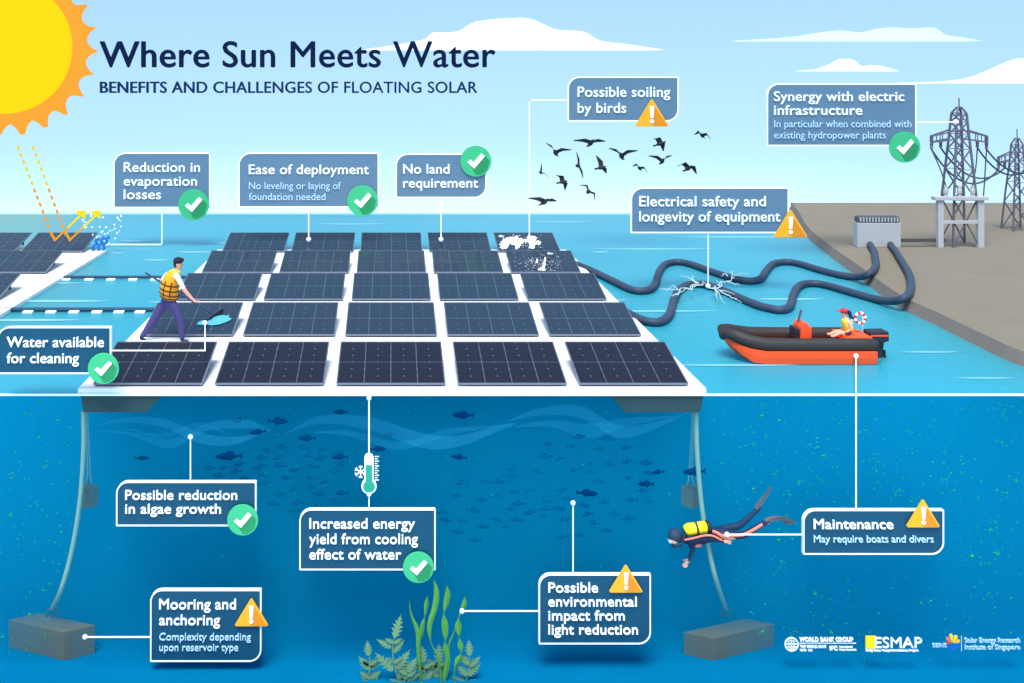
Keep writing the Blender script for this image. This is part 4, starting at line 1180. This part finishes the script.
def face(head, c, fwd, s, m_eye, parent, up=Vector((0, 0, 1))):
    fwd = Vector(fwd).normalized(); sd = fwd.cross(up).normalized(); u2 = sd.cross(fwd).normalized()
    for q in (-1, 1):
        MB().ball(c + fwd * .093 * s + sd * .035 * q * s + u2 * .012 * s, .012 * s, 8, 6).build('eye', m_eye, parent, smooth=True)
        MB().ball(c + sd * .082 * q * s - u2 * .005 * s - fwd * .008 * s, (.014 * s, .022 * s, .03 * s), 8, 6).build('ear', skin, parent, smooth=True)
    MB().tube([c + fwd * .092 * s + u2 * .012 * s, c + fwd * .118 * s - u2 * .022 * s, c + fwd * .092 * s - u2 * .032 * s], [.008 * s, .015 * s, .008 * s], 8).build('nose', skin, parent, smooth=True)
    MB().tube([c + fwd * .088 * s + sd * .022 * s - u2 * .055 * s, c + fwd * .097 * s - u2 * .057 * s, c + fwd * .088 * s - sd * .022 * s - u2 * .055 * s], .006 * s, 6).build('mouth', mat('lips', (190, 96, 84), .6, 1, 0), parent)
eye_m = mat('eye_dark', (40, 30, 30), .4, 1, 0)
hair_m = mat('hair_black', (34, 32, 40), .8, .9, .1, 30)

# --- worker on the deck, washing the second row
DW = 20.28
w = lambda x, y, dy=0: P(130 + x / 6.21, 240 + y / 6.21, DW + dy)
wk = thing('person', 'worker in an orange life vest and purple trousers washing a panel with a long brush', 'person', (w(200, 620).x, DW, .10))
trs = mat('trousers_purple', (70, 62, 118), .8, .9, .05, 14); shirt = mat('shirt_white', (228, 234, 246), .8, .95, .03, 14); shoe = mat('shoe_dark', (44, 40, 66), .6, .9, .05)
J = {}; E = []
def jj(n, p, r, r2=None): J[n] = (p, r, r2 or r)
jj('pelvis', w(240, 375), .105, .135); jj('waist', w(240, 335), .10, .13); jj('chest', w(252, 265), .115, .155); jj('upper', w(268, 222), .09, .14); jj('neck', w(293, 190), .052); jj('head0', w(302, 168), .062); jj('head', w(303, 146), .088, .08); jj('crown', w(303, 130), .07)
E += [('pelvis', 'waist'), ('waist', 'chest'), ('chest', 'upper'), ('upper', 'neck'), ('neck', 'head0'), ('head0', 'head'), ('head', 'crown')]
jj('hipn', w(262, 392, -.08), .10); jj('kneen', w(315, 500, -.10), .078); jj('anklen', w(326, 606, -.11), .058); jj('heeln', w(322, 624, -.11), .038); jj('toen', w(366, 630, -.13), .03)
jj('hipf', w(218, 392, .08), .10); jj('kneef', w(140, 512, .10), .078); jj('anklef', w(76, 596, .12), .058); jj('heelf', w(66, 612, .12), .038); jj('toef', w(100, 622, .13), .03)
E += [('pelvis', 'hipn'), ('hipn', 'kneen'), ('kneen', 'anklen'), ('anklen', 'heeln'), ('heeln', 'toen'), ('pelvis', 'hipf'), ('hipf', 'kneef'), ('kneef', 'anklef'), ('anklef', 'heelf'), ('heelf', 'toef')]
jj('shn', w(292, 225, -.17), .062); jj('eln', w(340, 315, -.20), .045); jj('wrn', w(388, 368, -.16), .03)
jj('shf', w(232, 215, .17), .062); jj('elf', w(196, 252, .26), .045); jj('wrf', w(222, 278, .14), .03)
E += [('upper', 'shn'), ('shn', 'eln'), ('eln', 'wrn'), ('upper', 'shf'), ('shf', 'elf'), ('elf', 'wrf')]
hand_joints(J, E, 'wrn', 'n', w(388, 368, -.16), w(430, 398, -.10) - w(388, 368, -.16), (0, 1, 0), 1.0, .75)
hand_joints(J, E, 'wrf', 'f', w(222, 278, .14), Vector((.4, -.5, -.3)), (0, .3, 1), 1.0, .75)
def pickw(a, b_, u, c):
    if a.startswith(('n', 'f')) and a not in ('neck',) : return 0
    if b_.startswith(('heel', 'toe')): return 3
    if b_.startswith(('knee', 'ankle')) or (b_.startswith('hip')): return 2
    if a in ('neck', 'head0', 'head'): return 0
    if b_ in ('neck',): return 0 if u > .6 else 1
    if b_ == 'waist': return 2 if u < .6 else 1
    if b_ in ('eln', 'elf'): return 1 if u < .86 else 0
    if b_ in ('wrn', 'wrf'): return 0
    if b_[0] in 'nf' and b_ != 'neck' and 'palm' in b_: return 0
    return 1
wb = skinned('body', J, E, [skin, shirt, trs, shoe], pickw, wk)
hc = w(303, 148)
face(wb, hc - Vector((0, 0, .01)), (1, -.25, -.35), .95, eye_m, wk)
b = MB(); b.ball(hc + Vector((-.012, 0, .062)), (.102, .098, .075), 16, 10); b.ball(hc + Vector((-.055, 0, .005)), (.055, .085, .085), 14, 8); b.ball(hc + Vector((.05, -.0, .078)), (.06, .08, .04), 12, 8)
b.build('hair', hair_m, wk, smooth=True)
vest = mat('vest_orange', (250, 162, 34), .7, .95, .05, 12); vesty = mat('vest_yellow', (248, 212, 60), .7, .95, .04)
# life vest: a shell round the chest
def shell(stations, n=20):
    b = MB(); rings = []
    for (c, ax, ay, M_) in stations:
        rings.append([b.bm.verts.new(c + M_ @ Vector((ax * cos(2 * pi * k / n), ay * sin(2 * pi * k / n), 0))) for k in range(n)])
    for i in range(len(rings) - 1):
        for k in range(n): b.bm.faces.new([rings[i][k], rings[i][(k + 1) % n], rings[i + 1][(k + 1) % n], rings[i + 1][k]])
    b.bm.faces.new(rings[0][::-1]); b.bm.faces.new(rings[-1])
    return b
tilt = Matrix.Rotation(R(14), 3, 'Y')
vs_ = [(w(243, 362), .165, .185), (w(241, 345), .185, .20), (w(246, 300), .19, .21), (w(256, 250), .175, .205), (w(268, 215), .15, .19), (w(282, 196), .10, .13), (w(288, 188), .07, .09)]
vo = shell([(c, a, b_, tilt) for c, a, b_ in vs_]).build('life_vest', vest, wk, smooth=True)
def strap(f, rr):
    i = min(int(f), len(vs_) - 2); u = f - i; c = vs_[i][0].lerp(vs_[i + 1][0], u); a = vs_[i][1] * (1 - u) + vs_[i + 1][1] * u + .004; b_ = vs_[i][2] * (1 - u) + vs_[i + 1][2] * u + .004
    MB().tube([c + tilt @ Vector((a * cos(2 * pi * k / 24), b_ * sin(2 * pi * k / 24), 0)) for k in range(25)], rr, 6).build('strap', mat('strap_brown', (92, 52, 22), .8, .9, 0), vo)
for f in (.45, 1.25, 1.9, 2.55): strap(f, .014)
for dx in (-.075, .055):
    MB().tube([c + tilt @ Vector((dx * a / .18, -sqrt(max(0, 1 - (dx / .18) ** 2)) * b_ - .004, 0)) for c, a, b_ in vs_[1:4]], .012, 6).build('strap', mat('strap_brown', (0, 0, 0)), vo)
c, a, b_ = vs_[5]
shell([(w(276, 202), .13, .15, tilt), (w(284, 193), .10, .12, tilt), (w(292, 184), .075, .085, tilt)]).build('collar', vesty, vo, smooth=True)
# long brush held in both hands
pole0, pole1 = w(95, 203, .15), w(512, 446, -.05)
br = thing('brush', 'long blue-grey handled brush held by the worker against the panel', 'brush', on_panel(214, 316, 1))
tip = on_panel(213, 314, 1, .06)
MB().tube([pole0, tip], .019, 8).build('handle', mat('brush_handle', (62, 84, 124), .4, .9, 0), br)
a_, z_ = on_panel(205.5, 320.5, 1, .05), on_panel(222, 309, 1, .05)
MB().bar(a_, z_, .07, .06).build('head', mat('brush_head', (48, 58, 72), .7, .9, .05), br)
MB().bar(a_ + Vector((0, 0, -.035)), z_ + Vector((0, 0, -.035)), .05, .04).build('bristles', mat('bristle', (70, 84, 100), .9, .9, .2, 60), br)

# --- boat
black = mat('rubber_black', (52, 48, 46), .6, .9, .06, 4); orange = mat('hull_orange', (242, 78, 32), .6, 1.1, .03, 3); eng = mat('engine_black', (38, 40, 50), .5, .9, .05)
YN, YF = 19.1, 19.95          # near and far side tubes
bx = lambda px, D=19.1: (px - 392) * D / 1000
bz = lambda py, D=19.1: CAM_H - (py - 77) * D / 1000
bt = thing('motorboat', 'orange rigid boat with black inflatable sides and an outboard motor near the shore', 'boat', (bx(800), (YN + YF) / 2, 0))
yc = (YN + YF) / 2; hwid = (YF - YN) / 2
path = []
prof_t = [(876, 346.5, .11), (872, 345, .124), (850, 345, .128), (800, 345, .128), (765, 344.5, .128), (748, 342, .125), (735, 338.5, .118), (727, 336.5, .105)]
near = []
for i, (x, y, r) in enumerate(prof_t):
    f = max(0, (765 - x) / 43); near.append((Vector((bx(x, 19.1 + .35 * f), yc - hwid * (1 - f ** 2.2 * .9), bz(y))), r))
bow = (Vector((bx(724, yc), yc, bz(335, yc))), .10)
pts = [p for p, r in near] + [bow[0]] + [Vector((p.x, 2 * yc - p.y, p.z)) for p, r in reversed(near)]
rs = [r for p, r in near] + [bow[1]] + [r for p, r in reversed(near)]
b = MB(); b.tube(pts, rs, 14); b.build('inflatable_tube', black, bt, smooth=True)
b = MB(); R_ = []
for (x, yt, yb, f) in ((874, 350, 362.5, 1), (850, 350, 362.7, 1), (800, 350, 362.7, 1), (765, 350, 362.6, .97), (752, 348.5, 362, .9), (742, 346.5, 356.5, .72), (732, 344, 349.5, .45), (726, 341, 343, .2)):
    h = (hwid + .145) * f; X = bx(x, 19.1 + .4 * (1 - f))
    R_.append([b.bm.verts.new(v) for v in ((X, yc - h, bz(yt)), (X, yc - h * .995, bz(yt + (yb - yt) * .5)), (X, yc - h * .96, bz(yb - .3)), (X, yc, bz(yb) - .05), (X, yc + h * .96, bz(yb - .3)), (X, yc + h * .995, bz(yt + (yb - yt) * .5)), (X, yc + h, bz(yt)))])
for q, r_ in zip(R_[:-1], R_[1:]):
    for i in range(6): b.bm.faces.new([q[i], q[i + 1], r_[i + 1], r_[i]])
    b.bm.faces.new([q[6], q[0], r_[0], r_[6]])
b.bm.faces.new(R_[0]); b.bm.faces.new(R_[-1][::-1])
b.build('hull', orange, bt)
qx = lambda px: (px - 392) * .01953
qz = lambda py: CAM_H - (py - 77) * .01953
b = MB(); c0 = P(801.5, 338, 19.6)
co = MB(); co.prism([(qx(796) , .38), (qx(807.5), .38), (qx(807.5), qz(325)), (qx(805.5), qz(324)), (qx(803.5), qz(321)), (qx(799), qz(321.5)), (qx(797), qz(325))], yc - .2, yc + .2, bevel=.02); co = co.build('console', orange, bt)
MB().box((qx(794.3), yc, (qz(327) + .38) / 2), (.06, .36, qz(327) - .38), bevel=.01).build('panel', eng, co)
MB().bar((qx(798), yc, qz(322)), (qx(801), yc, qz(310)), .035, .03).build('antenna', dgrey, co)
st = MB().box(((qx(838) + qx(865)) / 2, yc, (qz(333) + .38) / 2), (qx(865) - qx(838), .62, qz(333) - .38), bevel=.02).build('seat', orange, bt)
for x, y in ((854.7, 320), (865.5, 318)):
    MB().tube([(qx(x), yc + .12, qz(337)), (qx(x), yc + .12, qz(y))], .012, 8).build('rail_post', line_m, bt)
b = MB().prism([(qx(866), qz(330.5)), (qx(884.5), qz(330)), (qx(885), qz(332)), (qx(885), qz(339)), (qx(881), qz(340.5)), (qx(866), qz(339))], yc - .16, yc + .16, bevel=.02).build('engine_cover', eng, bt)
MB().box(((qx(867) + qx(884)) / 2, yc, qz(333.6)), (qx(884) - qx(867), .335, .03)).build('stripe', orange, b)
MB().prism([(qx(874), qz(340)), (qx(882.5), qz(340)), (qx(881), qz(352)), (qx(880), qz(363.5)), (qx(875), qz(363.5))], yc - .07, yc + .07, bevel=.01).build('engine_leg', eng, bt)
pr = MB().tube([(qx(880), yc, qz(357)), (qx(885.5), yc, qz(357))], .035, 10).build('propeller', eng, bt)
for a in range(3):
    q = R(90 + 120 * a); MB().box((qx(884), yc + .07 * cos(q), qz(357) + .07 * sin(q)), (.03, .07, .14), rx=q - pi / 2).build('blade', eng, pr)
# lifebuoy resting on the rail
lb = thing('lifebuoy', 'red and white ring lifebuoy standing on the boat rail behind the woman', 'lifebuoy', (qx(860.5), yc + .02, qz(325)))
cc = Vector((qx(860.5), yc + .02, qz(318.3))); rr_ = 5.0 * .01953
redm = mat('buoy_red', (206, 48, 58), .6, .95, 0)
for i in range(12):
    a0 = 2 * pi * i / 12; MB().tube([cc + Vector((rr_ * cos(a0 + pi / 6 * j / 4), 0, rr_ * sin(a0 + pi / 6 * j / 4))) for j in range(5)], .029, 10).build('segment', redm if i % 2 else line_m, lb, smooth=True)

# --- woman seated in the boat
DB = yc - .05
v = lambda x, y, dy=0: Vector(((710 + x / 5.39 - 392) * .01953, DB + dy, CAM_H - (290 + y / 5.39 - 77) * .01953))
wm = thing('person', 'seated woman with a red cap, ponytail and yellow life vest in the boat', 'person', (v(740, 0).x, DB, qz(333)))
J = {}; E = []
jj('pelvis', v(742, 228), .075, .095); jj('waist', v(738, 205), .065, .085); jj('chest', v(728, 175), .07, .10); jj('upper', v(724, 160), .06, .09); jj('neck', v(720, 143), .032); jj('head0', v(718, 130), .045); jj('head', v(717, 117), .062); jj('crown', v(718, 106), .05)
E += [('pelvis', 'waist'), ('waist', 'chest'), ('chest', 'upper'), ('upper', 'neck'), ('neck', 'head0'), ('head0', 'head'), ('head', 'crown')]
for s_, n_ in ((-1, 'n'), (1, 'f')):
    jj('hip' + n_, v(730, 234, .07 * s_), .06); jj('knee' + n_, v(690, 222 + 3 * s_, .08 * s_), .045); jj('ankle' + n_, v(650, 240, .08 * s_), .03); jj('toe' + n_, v(633, 238, .08 * s_), .024)
    E += [('pelvis', 'hip' + n_), ('hip' + n_, 'knee' + n_), ('knee' + n_, 'ankle' + n_), ('ankle' + n_, 'toe' + n_)]
    jj('sh' + n_, v(728, 164, .11 * s_), .036); jj('el' + n_, v(738, 200, .13 * s_), .028); jj('wr' + n_, v(712, 218, .10 * s_), .021)
    E += [('upper', 'sh' + n_), ('sh' + n_, 'el' + n_), ('el' + n_, 'wr' + n_)]
    hand_joints(J, E, 'wr' + n_, n_, v(712, 218, .10 * s_), (-1, 0, -.25), (0, 1, 0), .62, .5)
def pickm(a, b_, u, c):
    if a in ('pelvis', 'waist', 'chest') and b_ in ('waist', 'chest', 'upper'): return 1
    if b_ == 'pelvis' or a.startswith('hip') and u < .45 or b_.startswith('hip'): return 2
    return 0
wbm = skinned('body', J, E, [skin, vesty, mat('shorts_orange', (226, 92, 40), .8, .9, 0)], pickm, wm)
hc = v(717, 117)
face(wbm, hc - Vector((0, 0, .005)), (-1, -.2, -.05), .7, eye_m, wm)
hm = MB().ball(hc + Vector((.018, 0, .012)), (.066, .068, .062), 14, 10).build('hair', mat('hair_navy', (28, 34, 58), .8, .9, .1, 30), wm, smooth=True)
MB().tube(spline([v(730, 112), v(744, 118), v(750, 138), v(768, 152)], 5), [.02, .024, .03, .034, .036, .036, .036, .036, .034, .034, .032, .03, .028, .025, .02, .012], 8).build('ponytail', mat('hair_navy', (0, 0, 0)), hm, smooth=True)
cap = MB().ball(hc + Vector((0, 0, .035)), (.072, .072, .052), 14, 10).build('cap', redm, wm, smooth=True)
MB().hexa([hc + Vector(q) for q in ((-.05, -.05, .03), (-.15, -.035, .02), (-.15, .035, .02), (-.05, .05, .03), (-.05, -.05, .042), (-.15, -.035, .03), (-.15, .035, .03), (-.05, .05, .042))]).build('visor', redm, cap)
vt = shell([(v(741, 214), .085, .115, Matrix.Identity(3)), (v(738, 204), .095, .125, Matrix.Identity(3)), (v(730, 175), .092, .125, Matrix.Identity(3)), (v(724, 158), .078, .105, Matrix.Identity(3)), (v(721, 149), .045, .06, Matrix.Identity(3))]).build('life_vest', mat('vest_pale', (250, 205, 74), .7, .95, .04), wm, smooth=True)
a_ = v(720, 228, -.14)
for q in ((-.06, -.04, .06, .05), (-.05, .05, .05, -.05)):
    MB().bar(a_ + Vector((q[0], 0, q[1])), a_ + Vector((q[2], 0, q[3])), .025, .02).build('strap', eng, vt)

# --- diver
DD = 17.38
u_ = lambda x, y, dy=0: P(640 + x / 6.206, 480 + y / 6.206, DD + dy)
dv = thing('person', 'scuba diver in a navy wetsuit with salmon stripes, yellow tank and grey fins', 'person', u_(420, 420))
suit = mat('wetsuit_navy', (30, 40, 72), .7, .9, .06, 8); salmon = mat('wetsuit_salmon', (238, 132, 112), .7, .95, .03); finm = mat('fin_grey', (120, 106, 108), .6, .9, .06, 12)
J = {}; E = []
jj('pelvis', u_(470, 335), .10, .13); jj('waist', u_(420, 348), .092, .12); jj('chest', u_(350, 365), .115, .15); jj('upper', u_(300, 372), .10, .14); jj('neck', u_(258, 368), .055); jj('head0', u_(232, 362), .075); jj('head', u_(212, 350), .10, .095); jj('chin', u_(200, 360), .085)
E += [('pelvis', 'waist'), ('waist', 'chest'), ('chest', 'upper'), ('upper', 'neck'), ('neck', 'head0'), ('head0', 'head'), ('head', 'chin')]
jj('hipf', u_(505, 312, .09), .095); jj('kneef', u_(625, 280, .10), .062); jj('anklef', u_(728, 185, .10), .042); jj('toef', u_(748, 160, .10), .038)
jj('hipn', u_(510, 340, -.09), .095); jj('kneen', u_(645, 342, -.10), .062); jj('anklen', u_(780, 262, -.10), .042); jj('toen', u_(806, 246, -.10), .038)
E += [('pelvis', 'hipf'), ('hipf', 'kneef'), ('kneef', 'anklef'), ('anklef', 'toef'), ('pelvis', 'hipn'), ('hipn', 'kneen'), ('kneen', 'anklen'), ('anklen', 'toen')]
jj('shf', u_(312, 392, .06), .06); jj('elf', u_(328, 430, .06), .046); jj('wrf', u_(304, 496, .02), .032)
jj('shn', u_(312, 372, -.15), .06); jj('eln', u_(420, 358, -.19), .046); jj('wrn', u_(515, 380, -.17), .032)
E += [('upper', 'shf'), ('shf', 'elf'), ('elf', 'wrf'), ('upper', 'shn'), ('shn', 'eln'), ('eln', 'wrn')]
hand_joints(J, E, 'wrf', 'f', u_(304, 496, .02), Vector((-.6, -.1, -.75)), (.6, -.5, -.5), 1.0, .2)
hand_joints(J, E, 'wrn', 'n', u_(515, 380, -.17), Vector((1, 0, -.12)), (.1, -.3, -1), 1.0, .22)
def pickd(a, b_, u, c):
    if (a[0] in 'nf' and a != 'neck') or b_[1:] == 'palm': return 1
    if b_ == 'chin' and c.z < u_(0, 352).z and c.x < u_(215, 0).x: return 1
    return 0
db = skinned('body', J, E, [suit, skin], pickd, dv)
MB().ball(u_(210, 372, -.03), (.075, .08, .07), 14, 10).build('face', skin, dv, smooth=True)
hd = MB().ball(u_(216, 344), (.125, .125, .115), 18, 12).build('hood', mat('hood_dark', (44, 56, 78), .7, .9, .04), dv, smooth=True)
MB().box(u_(184, 374, -.02), (.035, .13, .055), ry=R(20), bevel=.012).build('mask', mat('mask_glass', (215, 225, 232), .2, .9, 0), dv)
MB().ball(u_(211, 408, -.03), (.045, .06, .035), 10, 8).build('regulator', eng, dv, smooth=True)
MB().tube(spline([u_(218, 405, -.10), u_(250, 412, -.16), u_(268, 380, -.18), u_(280, 340, -.12), u_(290, 320, -.05)], 5), .013, 8).build('hose', eng, dv, smooth=True)
yel = mat('tank_yellow', (250, 226, 20), .4, .95, .02)
tk = MB().tube([u_(274, 312, -.03), u_(282, 309, -.03), u_(300, 307, -.03), u_(360, 300, -.03), u_(405, 292, -.03), u_(415, 291, -.03)], [.05, .085, .105, .105, .105, .07], 18).build('tank', yel, dv, smooth=True)
MB().tube([u_(414, 291, -.03), u_(422, 290, -.03), u_(434, 288, -.03), u_(441, 287, -.03)], [.11, .112, .105, .06], 18).build('tank_boot', eng, tk, smooth=True)
MB().tube([u_(344, 302, -.03), u_(356, 300.5, -.03)], .112, 18).build('strap', eng, tk)
MB().tube([u_(262, 314, -.03), u_(276, 311, -.03)], [.03, .055], 12).build('valve', eng, tk)
def stripe(pts, r=.022): MB().tube(spline(pts, 5), r, 8, flat=.7).build('stripe', salmon, db, smooth=True)
stripe([u_(268, 374, -.13), u_(330, 362, -.21), u_(400, 345, -.235), u_(455, 348, -.23), u_(510, 376, -.19)], .019)
stripe([u_(450, 318, -.13), u_(480, 330, -.175), u_(510, 346, -.185), u_(570, 345, -.18), u_(640, 340, -.165), u_(700, 312, -.155), u_(760, 276, -.15)], .03)
stripe([u_(335, 400, -.09), u_(355, 406, -.10), u_(380, 404, -.10)], .032)
MB().tube([u_(301, 492, .02), u_(303.5, 498, .02)], .04, 12).build('watch', eng, dv)
def fin(pts, label=None):
    q = [(u_(x, y, dy), wd) for x, y, dy, wd in pts]; b = MB(); vs = []
    for i, (p, wd) in enumerate(q):
        d = (q[min(i + 1, len(q) - 1)][0] - q[max(i - 1, 0)][0]).normalized(); n_ = Vector((-d.z, 0, d.x)) ; s1 = (n_ * .62 + Vector((0, -.78, 0))).normalized(); s2 = d.cross(s1).normalized()
        th = .045 * (1 - i / len(q)) + .008
        vs += [p + s1 * wd, p + s2 * th, p - s1 * wd, p - s2 * th]
    f = []
    for i in range(len(q) - 1):
        a = 4 * i
        for k_ in range(4): f.append((a + k_, a + (k_ + 1) % 4, a + 4 + (k_ + 1) % 4, a + 4 + k_))
    f += [(0, 3, 2, 1), (4 * len(q) - 4, 4 * len(q) - 3, 4 * len(q) - 2, 4 * len(q) - 1)]
    b._add(vs, f); b.build('fin', finm, dv)
fin([(722, 178, .10, .05), (735, 158, .10, .06), (760, 122, .10, .065), (785, 90, .10, .085), (806, 55, .10, .095), (815, 45, .10, .09)])
fin([(782, 260, -.10, .05), (802, 246, -.10, .065), (840, 237, -.10, .08), (880, 238, -.10, .10), (915, 252, -.10, .12), (935, 270, -.10, .125)])
